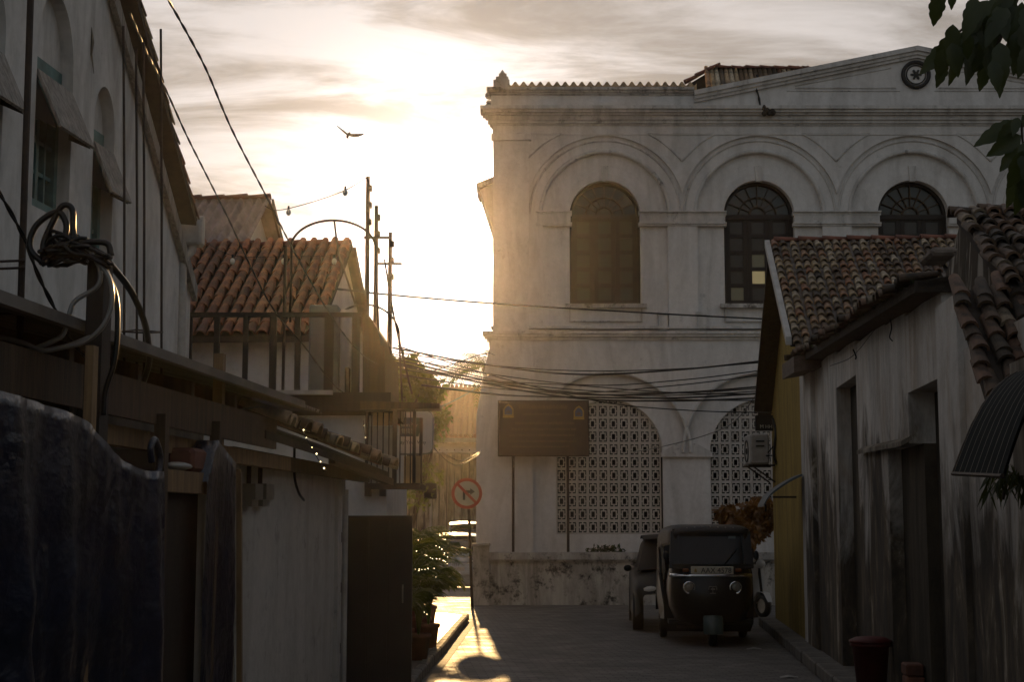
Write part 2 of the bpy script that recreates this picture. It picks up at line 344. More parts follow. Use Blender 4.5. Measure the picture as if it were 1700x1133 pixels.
# half-round clay tile: x across, y up the slope, z out of the roof
def tile_mesh(name, r, L, mat, th=0.018, seg=6, taper=0.66):
    mb = MB(); rings = []
    for (y, k) in ((0, 1.0), (L, taper)):
        o = [(math.cos(math.pi * j / seg) * r * k, y, math.sin(math.pi * j / seg) * r * k) for j in range(seg + 1)]
        i = [(math.cos(math.pi * j / seg) * (r * k - th), y, math.sin(math.pi * j / seg) * (r * k - th)) for j in range(seg, -1, -1)]
        rings.append(o + i)
    mb.loft(rings, True, False)
    n = seg + 1
    for base in (0, 2 * n):
        for j in range(seg): mb.f.append([base + j, base + j + 1, base + 2 * n - 2 - j, base + 2 * n - 1 - j]); mb.mi.append(0)
    me = mb.mesh(name, mat); me.polygons.foreach_set('use_smooth', [k < 14 for k in range(len(me.polygons))]); return me
def lay_tiles(parent, me, O, A, D, cols, rows, cp, rp, keep=None, jit=1.0, name='roof_tile', rng=None):
    """O top corner, A unit across, D unit down the slope; lays courses of cover tiles"""
    A = Vector(A).normalized(); D = Vector(D).normalized(); Nn = A.cross(-D).normalized()
    if Nn.z < 0: Nn = -Nn
    rng = rng or random.Random(3); k = 0
    for c in range(cols):
        cj = rng.uniform(-0.012, 0.012) * jit
        for r in range(rows):
            p = Vector(O) + A * (cp * (c + 0.5) + cj + rng.uniform(-0.008, 0.008) * jit) + D * (rp * (r + 1) + rng.uniform(-0.02, 0.02) * jit) + Nn * (0.02 + rng.uniform(0, 0.012) * jit)
            if keep and not keep(p): continue
            rot = Matrix.Rotation(rng.uniform(-0.05, 0.05) * jit, 3, Nn) @ Matrix.Rotation(-0.09, 3, A)
            B = rot @ Matrix((A, -D, Nn)).transposed()
            m4 = B.to_4x4(); m4.translation = p
            shared(name, me, m4, parent); k += 1
    return k

# ================================================================== ground and street
def paver_mat():
    m, nt, b = _nt('brick_pavers')
    tc = nt.nodes.new('ShaderNodeTexCoord'); mp = nt.nodes.new('ShaderNodeMapping'); nt.links.new(tc.outputs['Object'], mp.inputs[0])
    mp.inputs['Rotation'].default_value = (0, 0, R(-4.5))
    br = nt.nodes.new('ShaderNodeTexBrick'); nt.links.new(mp.outputs[0], br.inputs['Vector'])
    br.inputs['Scale'].default_value = 1.0; br.inputs['Brick Width'].default_value = 0.22; br.inputs['Row Height'].default_value = 0.11; br.inputs['Mortar Size'].default_value = 0.008; br.inputs['Mortar Smooth'].default_value = 0.6
    br.inputs['Color1'].default_value = (0.10, 0.092, 0.085, 1); br.inputs['Color2'].default_value = (0.17, 0.155, 0.14, 1); br.inputs['Mortar'].default_value = (0.022, 0.02, 0.018, 1)
    f = noise_node(nt, 1.3, 7, 0.6)
    c = mixc(nt, 0.7, br.outputs[0], ramp(nt, f, [(0.3, (0.5,)), (0.7, (1.15,))]), 'MULTIPLY')
    nt.links.new(c, b.inputs['Base Color']); b.inputs['Specular IOR Level'].default_value = 0.5
    rr = ramp(nt, noise_node(nt, 2.2, 5, 0.6, loc=(2, 5, 1)), [(0.3, (0.55,)), (0.7, (0.8,))]); nt.links.new(rr, b.inputs['Roughness'])
    h = mixc(nt, 0.35, br.outputs[1], noise_node(nt, 22, 5, 0.6))
    inv = nt.nodes.new('ShaderNodeInvert'); nt.links.new(h, inv.inputs[1])
    bump(nt, b, inv.outputs[0], 0.9, 0.012)
    return m
M['paver'] = paver_mat()
M['earth'] = simple('earth', (0.13, 0.105, 0.075), (0.07, 0.055, 0.04), 2, 0.95, bmp=0.4)
M['concrete'] = simple('trodden_concrete', (0.17, 0.155, 0.135), (0.085, 0.075, 0.065), 3, 0.5, spec=0.5, bmp=0.25)
M['kerb'] = simple('kerb_concrete', (0.17, 0.155, 0.135), (0.06, 0.052, 0.045), 4, 0.75, bmp=0.3)
g = MB(); g.face((-900, -300, 0), (900, -300, 0), (900, 1500, 0), (-900, 1500, 0)); struct(g.build('ground', M['earth']))
g = MB()
for i in range(4):
    y0, y1 = -14 + i * 22, 8 + i * 22
    g.face((-26, y0, 0.004), (30, y0, 0.004), (30, y1, 0.004), (-26, y1, 0.004))
struct(g.build('road', M['paver']))
# pavement on the left, raised, with a kerb of single stones
ka, kb = G(779, 1021, 0.12), G(716, 1097, 0.12)
kd = (kb - ka).normalized()
k2 = kb + kd * 22
pv = MB(); pv.prism([(ka.x - 0.12, ka.y - .1, 0.006), (k2.x - .12, k2.y, 0.006), (-9, k2.y, 0.006), (-9, ka.y + 0.6, 0.006), (ka.x - 0.5, ka.y + 0.6, 0.006)], (0, 0, 0.112))
pav = struct(pv.build('pavement', M['concrete']))
ks = MB(); ks.bevbox((-0.06, -0.29, 0), (0.06, 0.29, 0.128), 0.02); kme = ks.mesh('kerb_stone', M['kerb'])
ang = math.atan2(kd.y, kd.x) + math.pi / 2
for i in range(26):
    p = ka + kd * (0.3 + 0.6 * i)
    o = shared('kerb_stone', kme, Matrix.Translation((p.x - 0.06 + random.uniform(-.006, .006), p.y, 0.006)) @ Matrix.Rotation(ang + random.uniform(-.012, .012), 4, 'Z'), pav)
# gutter strip of cement beside the kerb
gs = MB(); gs.face((ka.x + 0.02, ka.y, .009), (ka.x + .13, ka.y, .009), (k2.x + .13, k2.y, .009), (k2.x + .02, k2.y, .009)); gs.build('gutter_strip', M['kerb'], pav)

# ================================================================== white arcaded building
Y0 = 33.6
def q(px, py): p = U(px, py, Y0); return p.x, p.z
WB = thing('white_arcaded_building', 'big two storey white building with arched windows and a shallow pediment', 'building', (6, Y0, 0))
XL = q(819, 400)[0]; XR = XL + 17.5
sc = q(851, 355)[0] - q(850, 355)[0]         # metres per pixel at the upper spring line
BAY = [q(1005, 355)[0]]
S = 257 * sc
for k in (1, 2, 3): BAY.append(BAY[0] + S * k)
def arc_panel(mb, x0, x1, zt, cx, r, zs, zb, y, dep, n=28):
    a, b = max(x0, cx - r), min(x1, cx + r)
    xs = [a + (b - a) * (0.5 - 0.5 * math.cos(math.pi * k / n)) for k in range(n + 1)]
    za = lambda x: zs + math.sqrt(max(r * r - (x - cx) ** 2, 0))
    for p, s_ in zip(xs, xs[1:]):
        mb.face((p, y, za(p)), (s_, y, za(s_)), (s_, y, zt), (p, y, zt))
        mb.face((p, y, za(p)), (p, y + dep, za(p)), (s_, y + dep, za(s_)), (s_, y, za(s_)))
    for (e, o) in ((cx - r, x0), (cx + r, x1)):
        if (e > x0 + 1e-4) and (e < x1 - 1e-4):
            lo, hi = min(e, o), max(e, o)
            mb.face((lo, y, zb), (hi, y, zb), (hi, y, zt), (lo, y, zt))
            mb.face((e, y, zb), (e, y + dep, zb), (e, y + dep, zs), (e, y, zs))
def arc_band(mb, cx, zs, r0, r1, y0, y1, n=36):
    """projecting half-ring moulding"""
    rings = []
    for k in range(n + 1):
        t = math.pi * k / n; c, s_ = math.cos(t), math.sin(t)
        rings.append([(cx + r0 * c, y1, zs + r0 * s_), (cx + r0 * c, y0, zs + r0 * s_), (cx + (r0 + r1) / 2 * c, y0 - 0.012, zs + (r0 + r1) / 2 * s_), (cx + r1 * c, y0, zs + r1 * s_), (cx + r1 * c, y1, zs + r1 * s_)])
    mb.loft(rings, False)
zS, zWB = q(1005, 355)[1], q(1005, 504)[1]
zEnt = q(900, 205)[1]; zC2 = q(900, 556)[1]
rw, r1, r2 = 59 * sc, 104 * sc, 133 * sc
# upper storey wall in three receding planes
mb = MB()
for k, cx in enumerate(BAY):
    x0 = XL if k == 0 else cx - S / 2; x1 = cx + S / 2
    if k == 0:
        mb.face((XL, Y0, zC2), (cx - S / 2, Y0, zC2), (cx - S / 2, Y0, zEnt), (XL, Y0, zEnt))
        mb.face((cx - S / 2, Y0, zC2), (cx - S / 2, Y0 + .07, zC2), (cx - S / 2, Y0 + .07, zS + .3), (cx - S / 2, Y0, zS + .3))
    arc_panel(mb, cx - S / 2, x1, zEnt, cx, r2, zS, zC2, Y0, 0.07)
    arc_panel(mb, cx - S / 2, x1, zS + r2 * 1.02, cx, r1, zS, zC2, Y0 + 0.07, 0.09)
    arc_panel(mb, cx - r1, cx + r1, zS + r1 * 1.02, cx, rw, zS, zWB, Y0 + 0.16, 0.30)
    mb.face((cx - r1, Y0 + .16, zC2), (cx + r1, Y0 + .16, zC2), (cx + r1, Y0 + .16, zWB), (cx - r1, Y0 + .16, zWB))
    mb.face((cx - rw, Y0 + .16, zWB), (cx + rw, Y0 + .16, zWB), (cx + rw, Y0 + .46, zWB), (cx - rw, Y0 + .46, zWB))
mb.face((XL, Y0, zC2), (XL, Y0 + 14, zC2), (XL, Y0 + 14, zEnt), (XL, Y0, zEnt))
mb.build('upper_wall', M['white'], WB)
# solid core that carries walls and keeps daylight out of the rooms
mb = MB()
mb.box((XL + .02, Y0 + 1.7, 0), (XR, Y0 + 14, zEnt + .4)); mb.build('inner_wall', M['void'], WB)
# archivolt mouldings
for cx in BAY:
    mb = MB(); arc_band(mb, cx, zS, r1, r1 + .085, Y0 + .045, Y0 + .16); arc_band(mb, cx, zS, r2 - .13, r2 - .075, Y0 + .055, Y0 + .10); mb.build('archivolt', M['trim'], WB, True)
    mb = MB(); arc_band(mb, cx, zS, rw + .004, rw + .31, Y0 + .145, Y0 + .2); mb.build('window_surround', M['white'], WB, False)
    mb = MB(); mb.prism([(cx - .06, Y0 + .10, zS + rw - .03), (cx + .06, Y0 + .10, zS + rw - .03), (cx + .085, Y0 + .10, zS + rw + .33), (cx - .085, Y0 + .10, zS + rw + .33)], (0, .1, 0)); mb.build('keystone', M['trim'], WB)
# impost mouldings between the windows, small pier strips
edges = [(XL + .96, BAY[0] - rw + .05)] + [(BAY[k] + rw - .05, BAY[k + 1] - rw + .05) for k in range(3)]
for a, b in edges:
    mb = MB()
    for (z0, z1, pr) in ((-.02, .045, .02), (.045, .075, .07), (-.27, -.225, .02), (-.225, -.19, .05)):
        mb.box((a, Y0 + .16 - .09 - pr, zS + z0), (b, Y0 + .2, zS + z1))
    mb.box((a + .03, Y0 + .055, zS - .19), (b - .03, Y0 + .2, zS - .02))
    mb.build('impost_moulding', M['trim'], WB)
# triangular spandrel panels
for k in range(-1, 4):
    xm = BAY[0] - S / 2 + S * (k + 1)
    zt, zbm = q(1100, 222)[1], q(1100, 268)[1]
    hw = 57 * sc
    if k < 0: P = [(XL + .98, zt), (xm + hw, zt), (xm + .12, zt - .28), (xm - .1, zbm + .1)]; P = [(xm - .25, zt), (xm + hw, zt), (xm - .02, zbm + .05)]
    else: P = [(xm - hw, zt), (xm + hw, zt), (xm, zbm)]
    mb = MB()
    for (a, b) in zip(P, P[1:] + P[:1]):
        if k < 0 and (a, b) == (P[2], P[0]): continue
        # concave sides follow the arches
        n = 8
        pts = []
        for j in range(n + 1):
            t = j / n; x = a[0] + (b[0] - a[0]) * t; z = a[1] + (b[1] - a[1]) * t
            if abs(a[1] - b[1]) > .1: z += 0.07 * math.sin(math.pi * t)
            pts.append((x, Y0 - .004, z))
        mb.tube(pts, .022, 6)
    mb.build('spandrel_moulding', M['trim'], WB, True)
# corner pilaster of the upper storey
xp = q(878, 400)[0]
mb = MB(); mb.box((XL - .004, Y0 - .06, zC2), (xp, Y0 + .02, q(840, 232)[1])); mb.box((XL - .05, Y0 - .12, q(840, 234)[1]), (xp + .05, Y0 + .02, q(840, 224)[1]))
mb.build('corner_pilaster', M['white'], WB)
# entablature: stepped cornice mouldings
def cornice(name, steps, x0, x1, ret, parent=WB, mat='trim', y=Y0):
    mb = MB()
    for (p0, p1, pr) in steps:
        mb.box((x0 - (pr if ret else 0), y - pr, q(900, p1)[1]), (x1, y + .3, q(900, p0)[1]))
    return mb.build(name, M[mat], parent)
cornice('frieze', [(196, 224, .02)], XL, XR, True, mat='white')
cornice('cornice', [(180.5, 186, .30), (186, 190.5, .25), (190.5, 194, .19), (194, 201, .13), (201, 206, .09), (206, 209, .05)], XL, XR, True)
# parapet with coping and broken corner ornament
zP0, zP1 = q(900, 180.5)[1], q(900, 150)[1]
mb = MB(); mb.box((XL - .06, Y0 + .02, zP0), (q(1152, 165)[0], Y0 + .4, zP1)); mb.build('parapet', M['white'], WB)
cornice('parapet_coping', [(145.5, 150, .10), (150, 154, .06), (155.5, 158, .03)], XL - .06, q(1152, 150)[0], True, y=Y0 + .02, mat='coping')
mb = MB()
rg = random.Random(4)
for (a, b, z0, z1) in ((811, 838, 146, 131), (815, 836, 131, 126), (820, 833, 126, 121)):
    pa, pb = q(a + 8, z0), q(b + 8, z1)
    mb.box((pa[0], Y0 + .03, pa[1]), (pb[0], Y0 + .33, pb[1]))
p0, p1 = q(834, 122), q(834, 114)
mb.loft([[(p0[0] + dx, Y0 + .18 + dy, p0[1]) for dx, dy in ((-.08, -.08), (.08, -.08), (.08, .08), (-.08, .08))], [(p1[0] + dx * .1, Y0 + .18 + dy * .1, p1[1] + .03) for dx, dy in ((-.08, -.08), (.08, -.08), (.08, .08), (-.08, .08))]], True, True)
mb.build('corner_ornament', M['coping'], WB)
# crumbled plaster lumps on the parapet end
mb = MB()
for k in range(14):
    z = zP0 + (zP1 - zP0) * rg.random(); mb.sphere((XL - .08 - rg.random() * .06, Y0 + .1 + rg.random() * .25, z), .05 + rg.random() * .05, 6, 4, (1, 1, .8))
mb.build('crumbled_edge', M['coping'], WB)
# pediment
xa, za = q(1152, 152); xb, zb_ = q(1521, 78); xc = xb + (xb - xa); zc = za
def raking(mb, off0, off1, pr):
    mb.prism([(xa, Y0 - pr, za + off0), (xb, Y0 - pr, zb_ + off0), (xc, Y0 - pr, zc + off0), (xc, Y0 - pr, zc + off1), (xb, Y0 - pr, zb_ + off1), (xa, Y0 - pr, za + off1)], (0, pr + .35, 0))
mb = MB(); mb.prism([(xa, Y0 + .03, zP0), (xc, Y0 + .03, zP0), (xc, Y0 + .03, zc - .2), (xb, Y0 + .03, zb_ - .2), (xa, Y0 + .03, za - .2)], (0, .35, 0)); mb.build('pediment', M['white'], WB)
mb = MB(); raking(mb, -.11, 0, .13); raking(mb, -.19, -.112, .08); raking(mb, -.26, -.192, .04); mb.build('raking_cornice', M['trim'], WB)
mb = MB()
def line3(mb, pts, y, r=.02): mb.tube([(x, y, z) for x, z in pts], r, 6)
for sgn in (-1, 1):
    P = [q(1320, 145.5), q(1488, 145.5), q(1480, 112), q(1320, 142)]
    P = [(xb + sgn * abs(x - xb), z) for x, z in P]
    line3(mb, [P[0], P[1]], Y0 + .03, .022); line3(mb, [P[3], P[2]], Y0 + .03, .02); line3(mb, [(xb + sgn * 3.0, P[0][1] - .07), (xb + sgn * .4, P[0][1] - .07)], Y0 + .03, .016)
mb.build('panel_moulding', M['trim'], WB, True)
# roundel with six-armed star
M['ironblack'] = simple('black_paint', (0.012, 0.011, 0.010), (0.008, 0.008, 0.008), 5, 0.6, bmp=0)
cx, cz = q(1520.5, 124)
mb = MB(); mb.disc((cx, Y0 + .03, cz), .25, (0, -1, 0), .03, 40); ro = mb.build('roundel', M['white'], WB)
mb = MB(); mb.disc((cx, Y0 + .03, cz), .335, (0, -1, 0), .07, 48, .255); mb.build('outer_ring', M['ironblack'], ro, True)
mb = MB(); mb.disc((cx, Y0 + .0, cz), .232, (0, -1, 0), .02, 44, .205); mb.build('inner_ring', M['ironblack'], ro, True)
mb = MB()
for k in range(3):
    t = math.pi * k / 3; d = Vector((math.cos(t), 0, math.sin(t))) * .125; n = Vector((-math.sin(t), 0, math.cos(t))) * .022; c = Vector((cx, Y0 - .024 - .002 * k, cz))
    mb.prism([c - d - n, c - d * .2 - n * 1.2, c + d * .2 - n * 1.2, c + d - n, c + d + n, c + d * .2 + n * 1.2, c - d * .2 + n * 1.2, c - d + n], (0, .025, 0))
mb.build('star', M['ironblack'], ro)
# downpipe stain crack and broken cornice hole
mb = MB(); ck = [q(1256, 124), q(1259, 135), q(1255, 146), q(1259, 160), q(1262, 178)]
mb.tube(curve_pts([(x, Y0 - .02, z) for x, z in ck], 4), [.02, .03, .025, .02] * 4 + [.02], 5)
mb.build('rain_pipe', M['ironblack'], WB)
mb = MB(); x, z = q(1270, 187); rg = random.Random(8)
for k in range(6): mb.sphere((x + rg.uniform(-.12, .12), Y0 - .27, z + rg.uniform(-.1, .06)), .05 + rg.random() * .06, 6, 4)
mb.build('broken_plaster', M['deck'], WB)
# storey cornice, sill course
cornice('storey_cornice', [(552, 556.5, .24), (556.5, 561, .20), (561, 566, .14), (566, 575, .09), (575, 580, .05)], XL, XR, True)
cornice('string_course', [(542, 546, .05)], XL, XR, True)
for cx in BAY:
    mb = MB(); mb.box((cx - rw - .12, Y0 + .02, zWB - .09), (cx + rw + .12, Y0 + .3, zWB + .003)); z1 = q(1000, 532)[1]
    mb.box((cx - rw - .02, Y0 + .1, z1 - .02), (cx + rw + .02, Y0 + .2, z1)); mb.box((cx - rw - .02, Y0 + .1, z1), (cx - rw + .01, Y0 + .2, zWB - .09)); mb.box((cx + rw - .01, Y0 + .1, z1), (cx + rw + .02, Y0 + .2, zWB - .09))
    mb.build('window_sill', M['coping'], WB)
for px in (1101, 1165, 1357, 1421):
    mb = MB(); x, z = q(px, 527); mb.box((x - .1, Y0 + .01, z - .3), (x + .1, Y0 + .2, z + .12)); mb.box((x - .13, Y0 - .02, z + .06), (x + .13, Y0 + .2, z + .12)); mb.build('sill_bracket', M['trim'], WB)
# upper windows: fanlight and two glazed leaves each
def arched_window(cx, lit={}):
    y = Y0 + .40
    mb = MB(); fr = .07
    arc_band(mb, cx, zS, rw - fr, rw + .01, y - .05, y + .06)
    mb.box((cx - rw, y - .05, zWB), (cx - rw + fr, y + .05, zS)); mb.box((cx + rw - fr, y - .05, zWB), (cx + rw, y + .05, zS))
    mb.box((cx - rw + fr, y - .05, zWB), (cx + rw - fr, y + .05, zWB + .08)); mb.box((cx - rw + fr, y - .055, zS - .06), (cx + rw - fr, y + .055, zS + .05))
    w = mb.build('window', M['darkwood'], WB)
    mb = MB()
    for k in range(9):
        t = math.pi * (k + .0) / 8; c, s_ = math.cos(t), math.sin(t)
        mb.bar((cx + .17 * c, y, zS + .05 + .17 * s_), (cx + (rw - .1) * c, y, zS + .05 + (rw - .12) * s_), .022, .03, (0, 1, 0))
    arc_band(mb, cx, zS + .05, .16, .2, y - .02, y + .02, 16); arc_band(mb, cx, zS + .02, .42, .45, y - .02, y + .02, 20)
    mb.build('fanlight', M['wood'], w)
    mb = MB(); n = 20; mb.f.append([mb.pt((cx + (rw - .02) * math.cos(math.pi * k / n), y + .035, zS + (rw - .02) * math.sin(math.pi * k / n))) for k in range(n + 1)]); mb.mi.append(0); mb.build('fanlight_pane', M['glass'], w)
    hgt = (zS - .06 - zWB - .08); rows = 5
    lw = (rw - fr) * 2 / 3
    for sx in (-1, 0, 1):
        xa_, xb2 = cx + (sx - .5) * lw, cx + (sx + .5) * lw
        mb = MB(); mg = .10; ph = hgt / rows
        mb.box((xa_ + .004, y - .02, zWB + .08), (xa_ + mg, y + .03, zS - .06)); mb.box((xb2 - mg, y - .02, zWB + .08), (xb2, y + .03, zS - .06))
        for r_ in range(rows + 1):
            z = zWB + .08 + r_ * ph; mb.box((xa_ + mg, y - .02, z - .045), (xb2 - mg, y + .03, z + .045))
        mb.build('leaf', M['darkwood'], w)
        for r_ in range(rows):
            z = zWB + .08 + r_ * ph
            mb = MB(); mb.box((xa_ + mg - .01, y + .005, z + .04), (xb2 - mg + .01, y + .012, z + ph - .04))
            mb.build('pane', lit.get((sx, r_), M['paleglass']), w)
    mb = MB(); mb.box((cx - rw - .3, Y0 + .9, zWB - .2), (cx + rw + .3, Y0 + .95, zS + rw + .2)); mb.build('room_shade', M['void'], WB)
for k, cx in enumerate(BAY): arched_window(cx, {1: {(0, 1): M['lit'], (0, 2): M['lit2'], (-1, 0): M['lit2']}}.get(k, {}))
# ---- ground storey
sg = q(851, 752)[0] - q(850, 752)[0]
GB = [q(1012, 752)[0]]; SG = 255.5 * sg; GB += [GB[0] + SG, GB[0] + 2 * SG]
XG = q(791, 760)[0]; zG = q(1010, 752)[1]; rg1, rg2 = 135 * sg, 88.5 * sg
zScr = q(1010, 888)[1]
mb = MB()
mb.face((XG, Y0 - .1, 0), (GB[0] - SG / 2, Y0 - .1, 0), (GB[0] - SG / 2, Y0 - .1, q(830, 690)[1]), (XG, Y0 - .1, q(830, 690)[1]))
pz = q(830, 690)[1]; pt_ = q(830, 600)
mb.face((XG, Y0 - .1, pz), (GB[0] - SG / 2, Y0 - .1, pz), (GB[0] - SG / 2, Y0 - .1, zC2), (XL, Y0 - .1, zC2), (q(806, 606)[0], Y0 - .1, q(806, 606)[1]))
mb.face((XG, Y0 - .1, 0), (XG, Y0 + 14, 0), (XG, Y0 + 14, pz), (XG, Y0 - .1, pz))
mb.face((XG, Y0 - .1, pz), (XG, Y0 + 14, pz), (q(806, 606)[0], Y0 + 14, q(806, 606)[1]), (q(806, 606)[0], Y0 - .1, q(806, 606)[1]))
mb.face((q(806, 606)[0], Y0 - .1, q(806, 606)[1]), (q(806, 606)[0], Y0 + 14, q(806, 606)[1]), (XL, Y0 + 14, zC2), (XL, Y0 - .1, zC2))
for k, cx in enumerate(GB):
    arc_panel(mb, cx - SG / 2, cx + SG / 2, zC2, cx, rg1, zG, 0, Y0 - .1, .13)
    arc_panel(mb, cx - SG / 2, cx + SG / 2, zG + rg1 * 1.02, cx, rg2, zG, zScr, Y0 + .03, .12)
    mb.face((cx - SG / 2, Y0 + .03, 0), (cx + SG / 2, Y0 + .03, 0), (cx + SG / 2, Y0 + .03, zScr), (cx - SG / 2, Y0 + .03, zScr))
    mb.face((cx - rg2, Y0 + .03, zScr), (cx + rg2, Y0 + .03, zScr), (cx + rg2, Y0 + .2, zScr), (cx - rg2, Y0 + .2, zScr))
mb.face((GB[0] - SG / 2, Y0 - .1, 0), (GB[0] - SG / 2, Y0 + .05, 0), (GB[0] - SG / 2, Y0 + .05, zG + .6), (GB[0] - SG / 2, Y0 - .1, zG + .6))
mb.build('ground_storey_wall', M['white'], WB)
for cx in GB:
    mb = MB(); arc_band(mb, cx, zG, rg1 - .05, rg1 + .02, Y0 - .125, Y0 - .06, 40); mb.build('archivolt', M['trim'], WB, True)
for k in range(2):
    a, b = GB[k] + rg2, GB[k + 1] - rg2
    mb = MB(); mb.prism([(a - .04, Y0 - .06, zG - .1), (b + .04, Y0 - .06, zG - .1), (b + .04, Y0 - .06, zG), (b - .3, Y0 - .06, zG + .2), (a + .3, Y0 - .06, zG + .2), (a - .04, Y0 - .06, zG)], (0, .12, 0)); mb.build('impost_ledge', M['trim'], WB)
# breeze block screens, one object per block
bw, bh = 2 * rg2 / 10.15, 21.5 * sg
b_ = MB()
t, ti = .030, .026
b_.box((0, 0, 0), (bw, .07, t)); b_.box((0, 0, bh - t), (bw, .07, bh)); b_.box((0, 0, t), (t, .07, bh - t)); b_.box((bw - t, 0, t), (bw, .07, bh - t))
ix0, ix1, iz0, iz1 = bw * .335, bw * .665, bh * .29, bh * .71
b_.box((ix0 - ti, .008, iz0 - ti), (ix1 + ti, .062, iz0)); b_.box((ix0 - ti, .008, iz1), (ix1 + ti, .062, iz1 + ti)); b_.box((ix0 - ti, .008, iz0), (ix0, .062, iz1)); b_.box((ix1, .008, iz0), (ix1 + ti, .062, iz1))
b_.box((bw / 2 - .014, .012, t), (bw / 2 + .014, .058, iz0 - ti)); b_.box((bw / 2 - .014, .012, iz1 + ti), (bw / 2 + .014, .058, bh - t)); b_.box((t, .012, bh / 2 - .014), (ix0 - ti, .058, bh / 2 + .014)); b_.box((ix1 + ti, .012, bh / 2 - .014), (bw - t, .058, bh / 2 + .014))
M['block'] = simple('limewashed_block', (0.50, 0.475, 0.44), (0.33, 0.30, 0.27), 5, 0.9, bmp=0.2, random_tint=0.15)
bme = b_.mesh('breeze_block', M['block'])
for k, cx in enumerate(GB[:2]):
    mb = MB(); arc_band(mb, cx, zG, rg2 - .012, rg2 + .02, Y0 + .14, Y0 + .22, 30); mb.box((cx - rg2, Y0 + .15, zScr - .01), (cx + rg2, Y0 + .22, zScr + .012))
    scr = mb.build('screen_frame', M['trim'], WB)
    for i in range(-5, 6):
        for j in range(11):
            x0 = cx + i * bw - bw / 2 - (0 if True else 0); z0 = zScr + j * bh + .01
            x0 = cx - 5.07 * bw + (i + 5) * bw
            if i > 4: continue
            if k == 1 and proj((x0, Y0, z0))[0] > 1290: continue
            zz = max(0, z0 - zG)
            nx = min(abs(x0 - cx), abs(x0 + bw - cx)) if (x0 - cx) * (x0 + bw - cx) > 0 else 0
            if zz * zz + nx * nx > rg2 * rg2: continue
            shared('breeze_block', bme, Matrix.Translation((x0, Y0 + .13, z0)), scr)
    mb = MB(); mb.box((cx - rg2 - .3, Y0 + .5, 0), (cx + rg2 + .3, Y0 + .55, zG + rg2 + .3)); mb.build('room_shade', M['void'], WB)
# roof above the parapet: clay tile eave with rolled edge, hip and ridge
mb = MB(); x0, x1 = q(838, 140)[0], q(1160, 140)[0]; zr = q(900, 146)[1]
n = 23; seg = 8
def wave_sheet(mb, xa, xb, n, amp, pts):   # pts: (y,z) rings
    rings = []
    for (y, z) in pts:
        rings.append([(xa + (xb - xa) * k / (n * seg), y, z + amp * math.sin(2 * math.pi * k / seg)) for k in range(n * seg + 1)])
    mb.loft(rings, False)
zw_ = U(900, 139, Y0 + .38).z
wave_sheet(mb, x0, x1, n, .05, [(Y0 + .35, zw_ - .35), (Y0 + .38, zw_), (Y0 + .42, zw_ + .02), (Y0 + 4, zw_ + .4)])
mb.build('eave_tiles', M['tileA'], WB, False)
q2 = lambda x, y: (U(x, y, Y0 + 1.15).x, U(x, y, Y0 + 1.15).z)
a, b, c = q2(1145, 138), q2(1190, 111), q2(1340, 113)
mb = MB(); mb.prism([(a[0] - .2, Y0 + 1.2, zP1 - .3), (q(1640, 150)[0], Y0 + 1.2, zP1 - .3), (q(1640, 150)[0], Y0 + 1.2, c[1]), (b[0], Y0 + 1.2, b[1]), (a[0], Y0 + 1.2, a[1])], (0, 3, 0)); mb.build('roof', M['deck'], WB)
rme = tile_mesh('ridge_tile', .10, .36, M['ridge'])
def ridge_run(parent, A, B, me, step, jitter=.01, name='ridge_tile'):
    A, B = Vector(A), Vector(B); d = (B - A).normalized(); n_ = int((B - A).length / step)
    up = Vector((0, 0, 1)); x = d.cross(up).normalized(); z = x.cross(d)
    for k in range(n_ + 1):
        m = Matrix((x, d, z)).transposed().to_4x4(); m.translation = A + d * step * k + Vector((0, 0, random.uniform(0, jitter)))
        shared(name, me, m, parent)
ridge_run(WB, (a[0] - .1, Y0 + 1.15, a[1] - .02), (b[0] - .05, Y0 + 1.15, b[1] - .03), rme, .3, .03)
ridge_run(WB, (b[0], Y0 + 1.15, b[1] - .05), (q2(1420, 114)[0], Y0 + 1.15, q2(1420, 114)[1] - .05), rme, .34, .02)
tme = tile_mesh('roof_tile', .07, .8, M['tileA'])
for k in range(22):
    x = b[0] - .25 + k * .115; zt = b[1] - .02
    m = Matrix.Rotation(R(55), 4, 'X'); m.translation = (x, Y0 + .75, zt - .62); shared('roof_tile', tme, m, WB)
# small hooded window box on the side wall, its roof in profile
mb = MB(); A_, B_, C_, D_ = q(787, 272), q(820, 259), q(820, 386), q(806, 330)
mb.prism([(A_[0], Y0 + 2, A_[1]), (B_[0] + .1, Y0 + 2, B_[1] + .04), (B_[0] + .1, Y0 + 2, B_[1] - .1), (A_[0] + .05, Y0 + 2, A_[1] - .13)], (0, 1.6, 0)); mb.build('side_hood', M['coping'], WB)
mb = MB(); mb.prism([(A_[0] + .09, Y0 + 2.1, A_[1] - .13), (B_[0] + .1, Y0 + 2.1, B_[1] - .05), (C_[0] + .1, Y0 + 2.1, C_[1])], (0, 1.4, 0)); mb.build('hood_bracket', M['trim'], WB)

